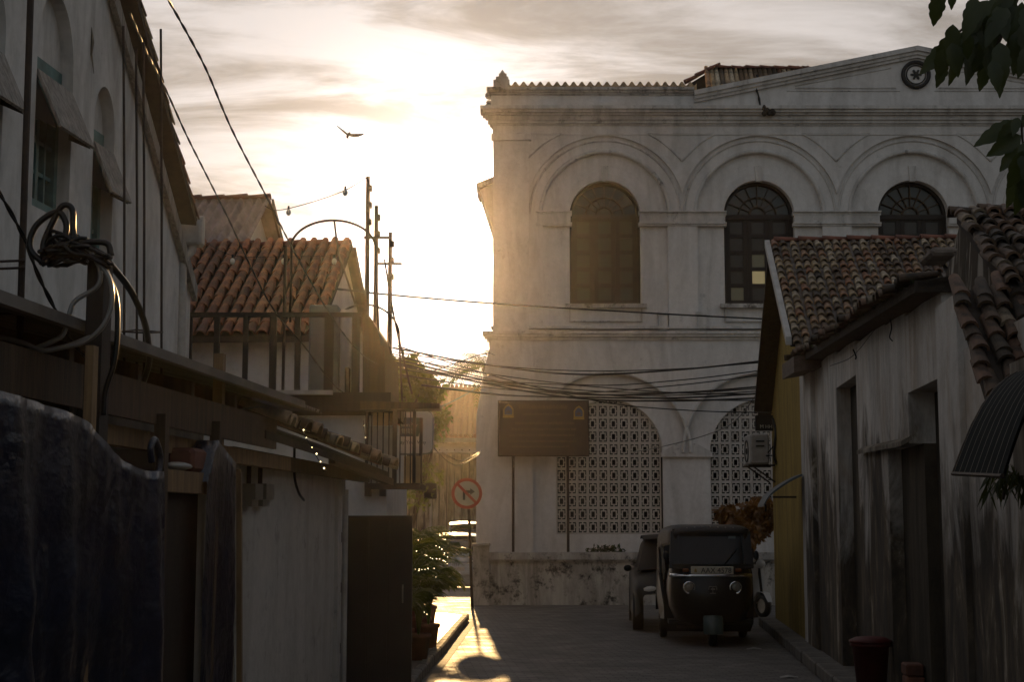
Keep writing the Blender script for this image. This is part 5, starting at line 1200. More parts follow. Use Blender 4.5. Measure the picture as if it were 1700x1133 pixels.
p = U(676, 717, 19.58); text('银联', .075, (p.x, 19.583, p.z), M['paint'], SG_, 'lettering', ext=.001)
p = U(682, 735, 19.58); text('uPay Your Way', .062, (p.x, 19.592, p.z), M['ironblack'], SG_, 'lettering', ext=.001)
# ---- tall black gate across the pavement
GT = thing('black_gate', 'plain black sheet metal gate standing beyond the white shed wall', 'gate', (-1.4, 15.4, 0))
a, b = U(577, 861, 15.3), U(680, 861, 15.3)
mb = MB(); mb.box((a.x, 15.3, .05), (b.x, 15.33, a.z)); mb.build('sheet', M['gate'], GT)
mb = MB(); mb.box((a.x - .03, 15.28, .05), (a.x, 15.35, a.z)); mb.box((b.x, 15.28, .05), (b.x + .03, 15.35, a.z)); mb.box((a.x - .03, 15.28, a.z), (b.x + .03, 15.35, a.z + .025)); mb.build('gate_frame', M['gate'], GT)
for k in (1, 2): mb = MB(); x = a.x + (b.x - a.x) * k / 3; mb.bevbox((x - .012, 15.285, .08), (x + .012, 15.3, a.z - .02), .004); mb.build('seam_rib', M['gate'], GT)
mb = MB(); mb.tube([(b.x - .06, 15.26, .95), (b.x - .06, 15.25, 1.0), (b.x - .06, 15.25, 1.08), (b.x - .06, 15.26, 1.13)], .009, 6); mb.build('handle', M['steel'], GT)
for z in (.5, 1.1, 1.6): mb = MB(); mb.tube([(a.x - .045, 15.3, z - .05), (a.x - .045, 15.3, z + .05)], .018, 6); mb.build('hinge', M['iron'], GT)

# ================================================================== three-wheeler
def build_tuk():
    base = U(1177, 1000, 22.1); c0 = Vector((base.x, 22.1, 0.006))
    T = Matrix.Translation(c0) @ Matrix.Rotation(R(-2.5), 4, 'Z')        # local -y is the front
    TK = thing('three_wheeler', 'dark three-wheeler taxi parked facing the camera at the right kerb', 'taxi', c0)
    body = simple('dark_body_paint', (0.009, 0.011, 0.011), (0.006, 0.007, 0.007), 4, 0.32, spec=0.28, bmp=0.04)
    vinyl = simple('black_hood_vinyl', (0.010, 0.010, 0.009), (0.006, 0.006, 0.006), 9, 0.5, bmp=0.3)
    def B(): return MB(T)
    # nose: rings of half-width at heights, rounded towards the front
    def ring(hw, yf, yb, z, n=10, rr=.2):
        P = [(-hw, yb, z)]
        for k in range(n + 1):
            t = math.pi * (1 - k / n); e = .55
            cx = math.copysign(abs(math.cos(t)) ** e, math.cos(t)); P.append((hw * cx, yb + (yf - yb) * (math.sin(t) ** e) * 1.0, z))
        P.append((hw, yb, z)); return P
    mb = B(); prof = [(.30, .36, -.42), (.36, .50, -.60), (.55, .58, -.66), (.75, .61, -.66), (.90, .61, -.63), (1.0, .60, -.58), (1.12, .58, -.52)]
    mb.loft([ring(hw, yf, .05, z) for z, hw, yf in prof], False); nose = mb.build('nose', body, TK, True)
    mb = B(); mb.loft([ring(.585, -.535, -.3, 1.02), ring(.60, -.60, -.3, 1.0), ring(.60, -.60, -.3, .985), ring(.585, -.55, -.3, .965)], False); mb.build('chrome_strip', M['chrome'], nose, True)
    mb = B(); mb.loft([[(x, y, z) for x in (-hw, -hw * .6, 0, hw * .6, hw)] for hw, y, z in ((.60, .10, .17), (.645, .07, .3), (.65, .06, .7), (.635, .02, 1.0), (.60, -.1, 1.13))], False); mb.build('apron', body, TK, True)
    # windscreen frame, pane, wiper
    def wz(z): return -.50 + (z - 1.12) * .35
    mb = B()
    for s_ in (-1, 1): mb.bar((s_ * .53, wz(1.10), 1.10), (s_ * .50, wz(1.60), 1.60), .13, .06, (0, 1, 0))
    mb.bar((-.56, wz(1.12), 1.12), (.56, wz(1.12), 1.12), .06, .07); mb.bar((-.54, wz(1.60), 1.60), (.54, wz(1.60), 1.60), .06, .10); wf = mb.build('windscreen_frame', body, TK)
    mb = B(); mb.prism([(-.46, wz(1.14), 1.14), (.46, wz(1.14), 1.14), (.44, wz(1.57), 1.57), (-.44, wz(1.57), 1.57)], (0, .006, 0)); mb.build('windscreen', simple('windscreen_glass', (.012, .013, .013), (.009, .010, .010), 4, .1, spec=.22, bmp=0), wf)
    mb = B(); mb.bar((.18, wz(1.15) - .03, 1.15), (.36, wz(1.36) - .03, 1.36), .012, .012); mb.build('wiper', M['ironblack'], wf)
    mb = B(); mb.box((.26, wz(1.53) - .006, 1.50), (.36, wz(1.53) - .002, 1.55)); mb.build('permit_sticker', simple('sticker', (.13, .17, .17), (.1, .13, .13), 4, .6, bmp=0), wf)
    # hood: arched canvas roof from windscreen to tail
    def hoop(y, hw, z0, ztop, n=12):
        P = []
        for k in range(n + 1):
            t = math.pi * (1 - k / n); e = .36
            P.append((hw * math.copysign(abs(math.cos(t)) ** e, math.cos(t)), y, z0 + (ztop - z0) * math.sin(t) ** e))
        return P
    mb = B(); H = [(-.40, .50, 1.50, 1.62), (-.36, .56, 1.46, 1.675), (-.1, .61, 1.44, 1.70), (.4, .65, 1.42, 1.715), (1.0, .67, 1.36, 1.70), (1.55, .66, 1.25, 1.66), (1.75, .62, 1.1, 1.5)]
    mb.loft([hoop(*h) for h in H], False); mb.loft([[(p[0] * .97, p[1], p[2] - .02) for p in hoop(*h)] for h in H], False); hood = mb.build('hood', vinyl, TK, True)
    mb = B(); rg = random.Random(3)
    for k in range(9): mb.sphere((-.44 + k * .11, -.36, 1.682 + rg.uniform(-.004, .004) - .035 * abs(k - 4) ** 2 / 16), .012, 6, 4)
    mb.build('hood_studs', M['steel'], hood)
    # rear tub with wheel arches, side sill, floor
    mb = B()
    for s_ in (-1, 1):
        P = [(s_ * .62, .15, .34), (s_ * .67, .75, .32), (s_ * .70, .95, .60), (s_ * .70, 1.15, .68), (s_ * .70, 1.4, .62), (s_ * .69, 1.6, .40), (s_ * .67, 1.85, .42), (s_ * .66, 1.82, 1.0), (s_ * .67, 1.0, .98), (s_ * .66, .72, .80), (s_ * .62, .55, .48), (s_ * .62, .15, .44)]
        mb.prism(P, (-s_ * .05, 0, 0))
    mb.box((-.6, -.3, .30), (.6, 1.85, .36)); mb.box((-.62, 1.80, .36), (.62, 1.85, 1.05)); mb.build('tub', body, TK)
    for s_ in (-1, 1):
        mb = B(); mb.bar((s_ * .60, .62, .9), (s_ * .64, .60, 1.46), .04, .04); mb.build('hood_stay', M['steel'], TK); mb = B(); mb.bar((s_ * .62, 1.35, .98), (s_ * .65, 1.3, 1.42), .04, .04); mb.build('hood_stay', M['steel'], TK)
        mb = B(); mb.prism([(s_ * .655, 1.0, .985), (s_ * .655, 1.8, 1.0), (s_ * .655, 1.72, 1.36), (s_ * .66, 1.1, 1.40)], (-s_ * .02, 0, 0)); mb.build('side_curtain', vinyl, TK)
    mb = B(); mb.bevbox((-.58, 1.05, .36), (.58, 1.75, .72), .05); mb.bevbox((-.58, 1.6, .72), (.58, 1.76, 1.2), .04); mb.build('passenger_seat', simple('seat_vinyl', (.05, .02, .016), (.03, .012, .01), 6, .5), TK)
    mb = B(); mb.bevbox((-.3, .3, .36), (.3, .62, .72), .04); mb.bevbox((-.26, .58, .74), (.26, .66, 1.0), .03); mb.build('driver_seat', vinyl, TK)
    mb = B(); mb.tube(curve_pts([(-.34, -.12, 1.06), (-.15, -.2, 1.02), (0, -.22, 1.0), (.15, -.2, 1.02), (.34, -.12, 1.06)], 4), .016, 6); mb.tube([(0, -.22, 1.0), (0, -.34, .5)], .03, 8); mb.build('handlebar', M['ironblack'], TK)
    # lamps, plate, emblem
    for s_ in (-1, 1):
        mb = B(); c = (s_ * .325, -.625, .83); mb.disc((c[0], c[1] + .05, c[2]), .088, (0, -1, 0), .06, 24, .07); hl = mb.build('headlight', M['chrome'], TK, True)
        mb = B(); mb.sphere((c[0], c[1] + .015, c[2]), .072, 14, 8, (1, .4, 1)); mb.build('lens', simple('lamp_lens', (.20, .185, .15), (.14, .13, .1), 30, .12, bmp=0), hl, True)
        mb = B(); mb.bevbox((s_ * .37 - .045, -.60, 1.045), (s_ * .37 + .045, -.55, 1.095), .012); mb.build('indicator', simple('amber_lens', (.16, .05, .012), (.1, .03, .008), 20, .2, bmp=0), TK)
        mb = B(); mb.tube(curve_pts([(s_ * .56, -.42, 1.12), (s_ * .63, -.46, 1.18), (s_ * .64, -.46, 1.22)], 4), .009, 5); mr = mb.build('mirror', M['ironblack'], TK)
        mb = B(); mb.sphere((s_ * .64, -.45, 1.275), .07, 12, 8, (.55, .25, 1)); mb.build('mirror_shell', M['ironblack'], mr, True)
    mb = B(); mb.bevbox((-.30, -.635, 1.015), (.30, -.615, 1.125), .008); pl = mb.build('number_plate', simple('plate_white', (.40, .37, .30), (.32, .3, .24), 10, .5, bmp=0), TK)
    m = T @ Vector((.055, -.639, 1.067)); text('AAX 4578', .105, m, M['ironblack'], pl, 'plate_lettering', (math.pi / 2, 0, R(-2.5)), .001, sx=.95)
    mb = B(); mb.prism([(-.255, -.638, 1.045), (-.215, -.638, 1.045), (-.22, -.638, 1.08), (-.235, -.638, 1.10), (-.25, -.638, 1.08)], (0, .003, 0)); mb.build('plate_crest', M['gold'], pl)
    # oval-ended badge
    mb = B(); mb.prism([(x, -.672, .80 + z) for x, z in ((-.055, .025), (-.045, .045), (.045, .045), (.055, .025), (.055, -.025), (.035, -.05), (-.035, -.05), (-.055, -.025))], (0, .012, 0)); bd = mb.build('badge', M['ironblack'], TK)
    mb = B(); mb.bar((-.055, -.676, .845), (.055, -.676, .845), .008, .010); mb.bar((-.04, -.676, .752), (.04, -.676, .752), .008, .010); mb.bar((0, -.675, .752), (0, -.675, .845), .006, .006, (0, 1, 0)); mb.bar((-.03, -.676, .81), (.03, -.676, .81), .008, .016); mb.bar((-.055, -.676, .80), (-.055, -.676, .835), .008, .008, (0, 1, 0)); mb.bar((.055, -.676, .80), (.055, -.676, .835), .008, .008, (0, 1, 0)); mb.build('badge_rim', M['steel'], bd)
    # wheels
    def wheel(x, y, r=.235, w=.11):
        mb = B(); P = []
        for k in range(28):
            t = 2 * math.pi * k / 28; c, s_ = math.cos(t), math.sin(t)
            P.append([(x + dx, y + c * rr, r + s_ * rr) for dx, rr in ((-w / 2, r * .62), (-w / 2, r * .9), (-w / 3, r * .985), (0, r), (w / 3, r * .985), (w / 2, r * .9), (w / 2, r * .62))])
        mb.loft(P + [P[0]], False); wl = mb.build('wheel', M['black'], TK, True)
        mb = B(); mb.disc((x - w * .32, y, r), r * .63, (1, 0, 0), w * .64, 24); mb.build('rim', M['steel'], wl)
        mb = B(); mb.disc((x - w * .5, y, r), r * .2, (1, 0, 0), w, 12); mb.build('hub', M['iron'], wl)
    wheel(0, -.42); wheel(-.60, 1.2); wheel(.60, 1.2)
    mb = B(); F = []
    for k in range(13):
        t = R(-10 + 160 * k / 12); F.append([(x, -.42 - math.cos(t) * rr, .235 + math.sin(t) * rr) for x, rr in ((-.14, .25), (-.13, .285), (0, .30), (.13, .285), (.14, .25))])
    mb.loft(F, False); mb.build('mudguard', simple('green_grey_mudguard', (.05, .075, .07), (.03, .05, .046), 6, .35, bmp=0), TK, True)
    for s_ in (-1, 1): mb = B(); mb.tube([(s_ * .09, -.42, .235), (s_ * .07, -.36, .6)], .022, 6); mb.build('fork', M['iron'], TK)
    mb = B(); mb.box((-.48, -.3, .24), (-.12, -.12, .29)); mb.build('foot_step', M['iron'], TK)
build_tuk()

# ================================================================== white scooter behind it
def build_scooter():
    p = U(1266, 985, 28.0); c0 = Vector((p.x, 28.0, .006)); T = Matrix.Translation(c0) @ Matrix.Rotation(R(28), 4, 'Z')
    ST = thing('white_scooter', 'white motor scooter parked behind the three-wheeler by the ochre wall', 'scooter', c0)
    wp = simple('white_scooter_paint', (.46, .45, .43), (.4, .39, .37), 4, .3, bmp=0); B = lambda: MB(T)
    def wheel(y):
        mb = B(); r, w = .22, .10; P = []
        for k in range(24):
            t = 2 * math.pi * k / 24; c, s_ = math.cos(t), math.sin(t); P.append([(dx, y + c * rr, r + s_ * rr) for dx, rr in ((-w / 2, r * .6), (-w / 2, r * .9), (0, r), (w / 2, r * .9), (w / 2, r * .6))])
        mb.loft(P + [P[0]], False); wl = mb.build('wheel', M['black'], ST, True); mb = B(); mb.disc((-.03, y, r), r * .6, (1, 0, 0), .06, 20); mb.build('rim', M['steel'], wl)
    wheel(0); wheel(1.25)
    mb = B(); mb.loft([[(x * k, y, z) for x in (-1, -.5, .5, 1)] for k, y, z in ((.05, -.22, .30), (.075, -.12, .46), (.085, .05, .48), (.06, .2, .36))], False); mb.build('front_fender', wp, ST, True)
    mb = B(); mb.loft([[(-w, y + .04, z), (-w * .5, y - .03, z), (0, y - .05, z), (w * .5, y - .03, z), (w, y + .04, z)] for w, y, z in ((.16, .25, .25), (.2, .2, .5), (.2, .15, .75), (.13, .12, .95))], False); mb.build('leg_shield', wp, ST, True)
    mb = B(); mb.bevbox((-.13, .25, .22), (.13, .75, .3), .03); mb.loft([[(-w, y, z0), (-w, y, z1), (w, y, z1), (w, y, z0)] for w, y, z0, z1 in ((.12, .7, .25, .62), (.17, .95, .35, .72), (.16, 1.3, .42, .74), (.07, 1.6, .5, .72))], True, True); mb.build('rear_body', wp, ST)
    mb = B(); mb.loft([[(-w, y, z), (-w * .8, y, z + .08), (w * .8, y, z + .08), (w, y, z)] for w, y, z in ((.1, .68, .68), (.15, .9, .70), (.15, 1.4, .73), (.1, 1.5, .74))], True, True); mb.build('seat', M['black'], ST)
    mb = B(); mb.tube(curve_pts([(-.33, .2, 1.02), (-.15, .1, 1.0), (0, .08, .98), (.15, .1, 1.0), (.33, .2, 1.02)], 4), .016, 6); mb.tube([(0, .1, .98), (0, -.0, .22)], .025, 6); mb.build('handlebar', M['ironblack'], ST)
    mb = B(); mb.sphere((0, .04, .98), .09, 12, 8, (1.1, .7, .9)); mb.build('headlight', wp, ST, True)
build_scooter()

# ================================================================== road sign
RS = thing('no_right_turn_sign', 'round no right turn sign with red rim on a thin post', 'road sign', G(784, 1012))
b = G(784, 1012); c = U(775, 820, b.y)
M['signred'] = simple('sign_red', (0.33, 0.035, 0.016), (0.25, 0.03, 0.014), 5, .5, bmp=0)
M['signwhite'] = simple('sign_white', (0.46, 0.42, 0.35), (0.36, 0.33, 0.27), 5, .5, bmp=0)
rr = .315
mb = MB(); mb.tube([(b.x, b.y + .03, 0), (c.x + .02, b.y + .03, c.z + .25)], .03, 8); mb.build('post', M['iron'], RS)
mb = MB(); mb.disc((c.x, b.y, c.z), rr, (0, -1, 0), .006, 48); mb.build('disc', M['signwhite'], RS)
mb = MB(); mb.disc((c.x, b.y - .006, c.z), rr, (0, -1, 0), .004, 48, rr * .80); mb.build('rim', M['signred'], RS)
mb = MB(); X = lambda u, v, o=.010: (c.x + u * rr, b.y - o, c.z + v * rr)
mb.prism([X(-.26, -.42), X(-.10, -.42), X(-.10, .02), X(.22, .02), X(.22, -.10), X(.52, .12), X(.22, .34), X(.22, .20), X(-.26, .20)], (0, .003, 0)); mb.build('arrow', M['ironblack'], RS)
mb = MB(); d = Vector((.7071, 0, -.7071)); n = Vector((.7071, 0, .7071)); C = Vector((c.x, b.y - .014, c.z)); k = rr * .82; w = rr * .085
mb.prism([C - d * k - n * w, C + d * k - n * w, C + d * k + n * w, C - d * k + n * w], (0, .003, 0)); mb.build('slash', M['signred'], RS)

# ================================================================== foliage helpers
def foliage(mb, c, rad, n, size, rg, sc=(1, 1, 1), droop=0.0, shell=.45, aspect=.45):
    for k in range(n):
        d = Vector((rg.gauss(0, 1), rg.gauss(0, 1), rg.gauss(0, 1))).normalized() * rad * (shell + (1 - shell) * rg.random())
        p = Vector(c) + Vector((d.x * sc[0], d.y * sc[1], d.z * sc[2]))
        u = Vector((rg.uniform(-1, 1), rg.uniform(-1, 1), rg.uniform(-1, 1) - droop)).normalized(); v = u.cross(Vector((rg.uniform(-1, 1), rg.uniform(-1, 1), rg.uniform(-1, 1)))).normalized()
        L = size * rg.uniform(.6, 1.3); w = L * aspect
        mb.face(p, p + u * L * .5 + v * w * .5, p + u * L, p + u * L * .5 - v * w * .5)
def small_tree(name, label, base, top, clumps, leaf, n, mat, seed, size=.12, cat='tree', droop=.3, tr=.05):
    rg = random.Random(seed); base = Vector(base); top = Vector(top); TR = thing(name, label, cat, base)
    mb = MB(); mb.tube(curve_pts([base, base.lerp(top, .5) + Vector((rg.uniform(-.1, .1), 0, 0)), top], 5), [tr * (1 - .05 * k) for k in range(11)], 8)
    for c, r in clumps: mb.tube([base.lerp(top, .55), (Vector(c) + base.lerp(top, .7)) / 2 + Vector((0, 0, .1)), c], [tr * .5, tr * .3, tr * .12], 6)
    mb.build('trunk', M['bark'], TR)
    mb = MB()
    for c, r in clumps: foliage(mb, c, r, n, size, rg, (1, 1, .85), droop)
    mb.build('crown', mat, TR); return TR
def palm_frond(mb, p0, p1, sag, n, ll, rg, w=.012):
    p0, p1 = Vector(p0), Vector(p1); C = []
    for k in range(n + 1): t = k / n; C.append(p0.lerp(p1, t) + Vector((0, 0, sag * math.sin(math.pi * t * .8))))
    mb.tube(C, [.010 * (1 - .8 * k / n) + .002 for k in range(n + 1)], 5)
    for k in range(2, n + 1):
        t = (C[k] - C[k - 1]).normalized(); s_ = t.cross(Vector((0, 0, 1))).normalized(); L = ll * math.sin(math.pi * (.12 + .8 * k / n)) + .02
        for sg_ in (-1, 1):
            d = (s_ * sg_ * .75 + t * .65 + Vector((0, 0, -.15 + rg.uniform(-.1, .1)))).normalized(); e = C[k] + d * L + Vector((0, 0, -.35 * L)); m_ = C[k] + d * L * .5; nn = t * w
            mb.face(C[k] - nn * .5, m_ - nn, e, m_ + nn, C[k] + nn * .5)
def potted_palm(label, base, h, nf, reach, seed, pot=True, top=None):
    rg = random.Random(seed); base = Vector(base); PT = thing('potted_palm', label, 'plant', base, 'potted palms on the left pavement')
    rp = .14; rings = lambda r, z: [(base.x + r * math.cos(2 * math.pi * k / 16), base.y + r * math.sin(2 * math.pi * k / 16), base.z + z) for k in range(16)]
    mb = MB(); mb.loft([rings(rp * .75, 0), rings(rp, .26), rings(rp * 1.12, .26), rings(rp * 1.12, .31), rings(rp, .31), rings(rp * .95, .27), rings(.01, .27)], True, True); mb.build('pot', M['ridge'], PT, True)
    for k in range(nf):
        a = 2 * math.pi * k / nf + rg.uniform(-.3, .3); el = rg.uniform(.35, 1.1); p0 = base + Vector((0, 0, .28))
        s0 = p0 + Vector((math.cos(a) * .05, math.sin(a) * .05, h * rg.uniform(.35, .6)))
        tip = s0 + Vector((math.cos(a) * reach * rg.uniform(.6, 1), math.sin(a) * reach * rg.uniform(.6, 1), h * (.5 * el - .25)))
        mb = MB(); mb.tube([p0, s0], [.012, .009], 5); palm_frond(mb, s0, tip, .18, 16, .26, rg); mb.build('frond', M['leafgreen'], PT)
zk = .118
potted_palm('potted palm with arching fronds just right of the black gate', (-1.38, 19.2, zk), 1.15, 13, .55, 1)
potted_palm('taller potted palm in the middle of the left pavement', (-1.28, 21.4, zk), 1.5, 14, .7, 2)
potted_palm('farthest potted palm near the kerb corner', (-1.35, 24.4, zk), 1.45, 14, .75, 3)
potted_palm('small low potted palm closest behind the gate edge', (-1.3, 17.6, zk), .6, 9, .35, 4)
potted_palm('bushy fern palm at the kerb side of the pots', (-1.12, 18.3, zk), .75, 16, .4, 8)
potted_palm('thick fern palm spilling over the kerb', (-1.1, 20.1, zk), .95, 18, .42, 9)
potted_palm('bushy potted palm between the gate and the taller palm', (-1.5, 20.3, zk), 1.35, 16, .6, 5)
potted_palm('potted palm farthest back on the pavement by the far street', (-1.75, 26.0, zk), 1.6, 16, .8, 6)
potted_palm('leaning potted palm behind the tallest palm', (-1.75, 22.8, zk), 1.7, 16, .75, 7)
# glowing beads stand in for glints on the fronds; eave, bay strings are lamps
M['glint_lamps'] = emit('glint_and_lamp', (1.0, .78, .42), 5.0)
def glint_lamps(label, P, n, r=.0065, cord=True):
    C = curve_pts(P, 10); FY = thing('glint_lamp_string', label, 'string lights', C[0]); mb = MB(); mb.tube(C, .003, 4); mb.build('cord', M['cable'], FY)
    for k in range(n):
        p = C[int((len(C) - 1) * (k + .5) / n)] + Vector((random.uniform(-.01, .01), 0, random.uniform(-.015, .01))); mb = MB(); mb.sphere(p, r * random.uniform(.7, 1.2), 6, 4); mb.build('glint_lamp', M['glint_lamps'], FY, True)
for lab, Y, P, n in (('topmost row of glowing beads added as glints in the potted palms', 21.0, [(680, 902), (700, 897), (713, 903), (730, 910), (746, 930)], 14), ('second row of glowing beads added as glints in the potted palms', 20.4, [(680, 914), (705, 920), (716, 926), (735, 930), (744, 938)], 14), ('third row of glowing beads added as glints in the potted palms', 20.0, [(686, 948), (700, 946), (716, 944), (730, 950)], 12), ('fourth row of glowing beads added as glints in the potted palms', 19.8, [(690, 970), (706, 960), (720, 956), (728, 962)], 9), ('fifth row of glowing beads added as glints in the potted palms', 19.6, [(682, 986), (696, 978), (710, 978), (720, 982)], 9), ('lowest row of glowing beads added as glints at the foot of the palms', 18.8, [(680, 1008), (690, 1016), (700, 1013), (712, 1021)], 8)):
    glint_lamps(lab, [U(x, y, Y) for x, y in P], n)
glint_lamps('string of tiny lamps hanging off the shed tile eave', [U(x, y, 11.0) for x, y in ((492, 697), (503, 716), (512, 735), (522, 752), (532, 770), (542, 782))], 7, .006)
glint_lamps('short string of tiny lamps by the barred bay', [U(x, y, 17.2) for x, y in ((603, 698), (606, 730), (609, 748), (611, 756))], 5)

# string of bulbs above the terrace
BS = thing('bulb_string', 'sagging wire with round bulbs from the tall pole over the terrace', 'string lights', U(530, 335, 18.8))
P = [U(x, y, 18.85) for x, y in ((440, 342), (455, 349), (480, 346), (530, 332), (575, 315), (610, 294))]
mb = MB(); mb.tube(curve_pts(P, 8), .006, 5); mb.build('wire', M['cable'], BS)
def bulb(parent, px, py, Y):
    c = U(px, py, Y); mb = MB(); mb.tube([c + Vector((0, 0, .085)), c + Vector((0, 0, .03))], .014, 6); bb = mb.build('bulb_holder', M['ironblack'], parent); mb = MB(); mb.sphere(c, .032, 10, 7, (1, 1, 1.3)); mb.build('bulb', M['bulb'], bb, True)
bulb(BS, 479, 353, 18.85); bulb(BS, 573, 320, 18.85)
B2 = thing('bulb_string', 'thin wire with two bulbs hanging across the red tile roof', 'string lights', U(480, 425, 18.2))
mb = MB(); mb.tube(curve_pts([U(x, y, 18.2) for x, y in ((330, 395), (386, 424), (470, 426), (555, 424), (562, 418))], 8), .003, 4); mb.build('wire', M['cable'], B2)
bulb(B2, 386, 434, 18.2); bulb(B2, 555, 434, 18.2); bulb(B2, 471, 434, 18.2)

# ================================================================== trees and plants
small_tree('backlit_tree', 'small sunlit tree rising behind the barred bay and poles', (-2.3, 27, 0), U(672, 640, 27), [(U(665, 625, 27), .45), (U(690, 645, 27.3), .4), (U(656, 650, 26.6), .4), (U(705, 632, 27), .28), (U(675, 610, 27), .3), (U(715, 655, 27.2), .25)], None, 190, M['leafgreen'], 5, .16, tr=.07)
small_tree('street_bush', 'loose green bush beside the light box sign in the far street', (-2.9, 36, 0), U(720, 740, 36), [(U(722, 700, 36), .4), (U(712, 720, 36), .45), (U(730, 690, 36.2), .3), (U(705, 790, 35), .5), (U(690, 820, 34), .5)], None, 150, M['leafgreen'], 6, .15, tr=.05)
small_tree('orange_croton', 'bushy orange brown croton behind the three-wheeler', U(1252, 900, 28.2).xy.to_3d() + Vector((0, 0, .006)), U(1240, 868, 28.2), [(U(1232, 858, 28.2), .34), (U(1258, 866, 28.2), .34), (U(1216, 870, 28.0), .26), (U(1262, 840, 28.3), .26), (U(1240, 884, 27.8), .3), (U(1275, 850, 28.3), .3), (U(1205, 850, 28), .18)], None, 260, M['leaforange'], 7, .17, 'shrub', .9, .05)
for k, (px, lab) in enumerate(((1005, 'low dark weed bush growing on the boundary wall coping'),)):
    c = U(px, 912, 33.0); WDS = thing('wall_bush', lab, 'plant', Vector((c.x, 33.0, c.z - .1))); rg = random.Random(3); mb = MB()
    for dx in (-.3, -.12, .1, .28): foliage(mb, c + Vector((dx, 0, -.02 - abs(dx) * .2)), .17, 70, .1, rg, (1, .7, .7))
    mb.build('foliage', M['leafdark'], WDS); mb = MB(); mb.tube([(c.x, 33.0, c.z - .25), (c.x, 33.0, c.z)], .02, 6); mb.build('stem', M['bark'], WDS)
# coconut palm fronds against the sun, beside the white building
CP = thing('coconut_palm', 'backlit palm with drooping fronds beside the corner of the white building', 'tree', (-1.6, 46, 0))
rg = random.Random(17); hd = U(806, 610, 46)
mb = MB(); mb.tube(curve_pts([(hd.x + 1.2, 46, 0), (hd.x + .9, 46, 2.5), (hd.x + .5, 46, 4.6), hd], 6), .13, 8); mb.build('trunk', M['bark'], CP)
for k in range(15):
    a = 2 * math.pi * k / 15 + rg.uniform(-.2, .2); tip = hd + Vector((math.cos(a) * 1.5, math.sin(a) * 1.5, rg.uniform(-1.7, .3))); mb = MB(); palm_frond(mb, hd, tip, .6, 26, .42, rg, .02); mb.build('frond', M['leafgreen'], CP)
# breadfruit-like branch hanging into the top right corner
def big_leaf(name, L, W, mat):
    mb = MB(); rows = []; n = 12
    for k in range(n + 1):
        t = k / n; w = W * (math.sin(math.pi * t ** .75) ** .8 if 0 < t < 1 else 0.02) * (1 - .16 * (k % 3 == 1)); z = -.22 * L * t * t
        rows.append([(-w, L * t, z + .22 * w), (-w * .5, L * t, z + .13 * w), (0, L * t, z), (w * .5, L * t, z + .13 * w), (w, L * t, z + .22 * w)])
    mb.loft(rows, False); me = mb.mesh(name, mat); me.polygons.foreach_set('use_smooth', [True] * len(me.polygons)); return me
lfA, lfB = big_leaf('leaf', .16, .034, M['leafdark']), big_leaf('leaf', .12, .03, M['leafdark'])
def leafy_branch(label, stems, leaves, seed, Y):
    rg = random.Random(seed); BR = thing('leafy_branch', label, 'branch', U(*stems[0][0], Y), 'branches of the near tree')
    for P in stems: mb = MB(); C = curve_pts([U(x, y, Y + .1 * i) for i, (x, y) in enumerate(P)], 6); mb.tube(C, [.012 * (1 - .7 * k / len(C)) for k in range(len(C))], 6); mb.build('twig', M['bark'], BR)
    for (x, y, ang_, s_) in leaves:
        p = U(x, y, Y + rg.uniform(-.2, .2)); a = R(ang_ + rg.uniform(-6, 6)); d = Vector((math.cos(a), rg.uniform(-.35, .35), -math.sin(a))).normalized(); n_ = Vector((rg.uniform(-.45, .45), -1, rg.uniform(-.1, .6))).normalized(); xv = d.cross(n_).normalized(); zv = xv.cross(d)
        m = (Matrix((xv, d, zv)).transposed() * s_).to_4x4(); m.translation = p; m[3][3] = 1; shared('leaf', rg.choice((lfA, lfB)), m, BR)
rg = random.Random(23); lv = []
for k in range(24): lv.append((1690 - k * 4.6 + rg.uniform(-8, 8), -10 + k * 4.0 + rg.uniform(-14, 14), rg.choice((95, 110, 125, 140, 75)), rg.uniform(.7, 1.15)))
lv += [(1582, 40, 95, .9), (1575, 60, 105, 1.0), (1568, 80, 100, .9), (1566, 100, 105, .9), (1600, 60, 80, .9), (1607, 45, 70, .8), (1590, 70, 88, 1.0), (1560, -15, 100, 1.0), (1578, -25, 80, .7)]
lv += [(1640, 60, 100, .9), (1650, 70, 130, .9), (1660, 70, 95, 1.0), (1630, 80, 115, .7), (1648, 100, 85, .9), (1640, 105, 110, .9), (1655, 125, 75, .7), (1690, 50, 100, 1.0), (1680, 60, 80, .9), (1695, 40, 70, 1.1), (1702, 80, 95, .9), (1668, 20, 90, 1.0), (1690, 10, 110, 1.1), (1705, 10, 100, 1.1), (1655, 10, 80, 1.1), (1640, 0, 120, 1.0), (1620, -5, 110, 1.0), (1675, -20, 95, 1.2)]
leafy_branch('dark leafy branch hanging into the top right corner before the sky', [[(2600, 420), (2350, 60), (2000, -140), (1760, -60), (1690, -5), (1630, 30), (1590, 55), (1568, 95)], [(1690, -10), (1668, 45), (1648, 95), (1645, 120)], [(1740, -40), (1705, 30), (1700, 70)]], lv, 5, 5.2)
lv = [(1690, 200, 130, .9), (1692, 205, 155, 1.1), (1695, 225, 150, 1.1), (1690, 195, 110, .6), (1698, 240, 130, 1.0), (1698, 250, 110, 1.1), (1702, 265, 105, 1.1), (1700, 275, 95, .9), (1706, 230, 90, 1.1), (1708, 290, 100, .9), (1697, 190, 60, .6), (1705, 255, 120, 1.1)]
leafy_branch('lower dark twig of long leaves at the right edge', [[(2600, 560), (2250, 260), (1950, 120), (1760, 150), (1720, 180), (1697, 205), (1702, 270)]], lv, 6, 5.0)

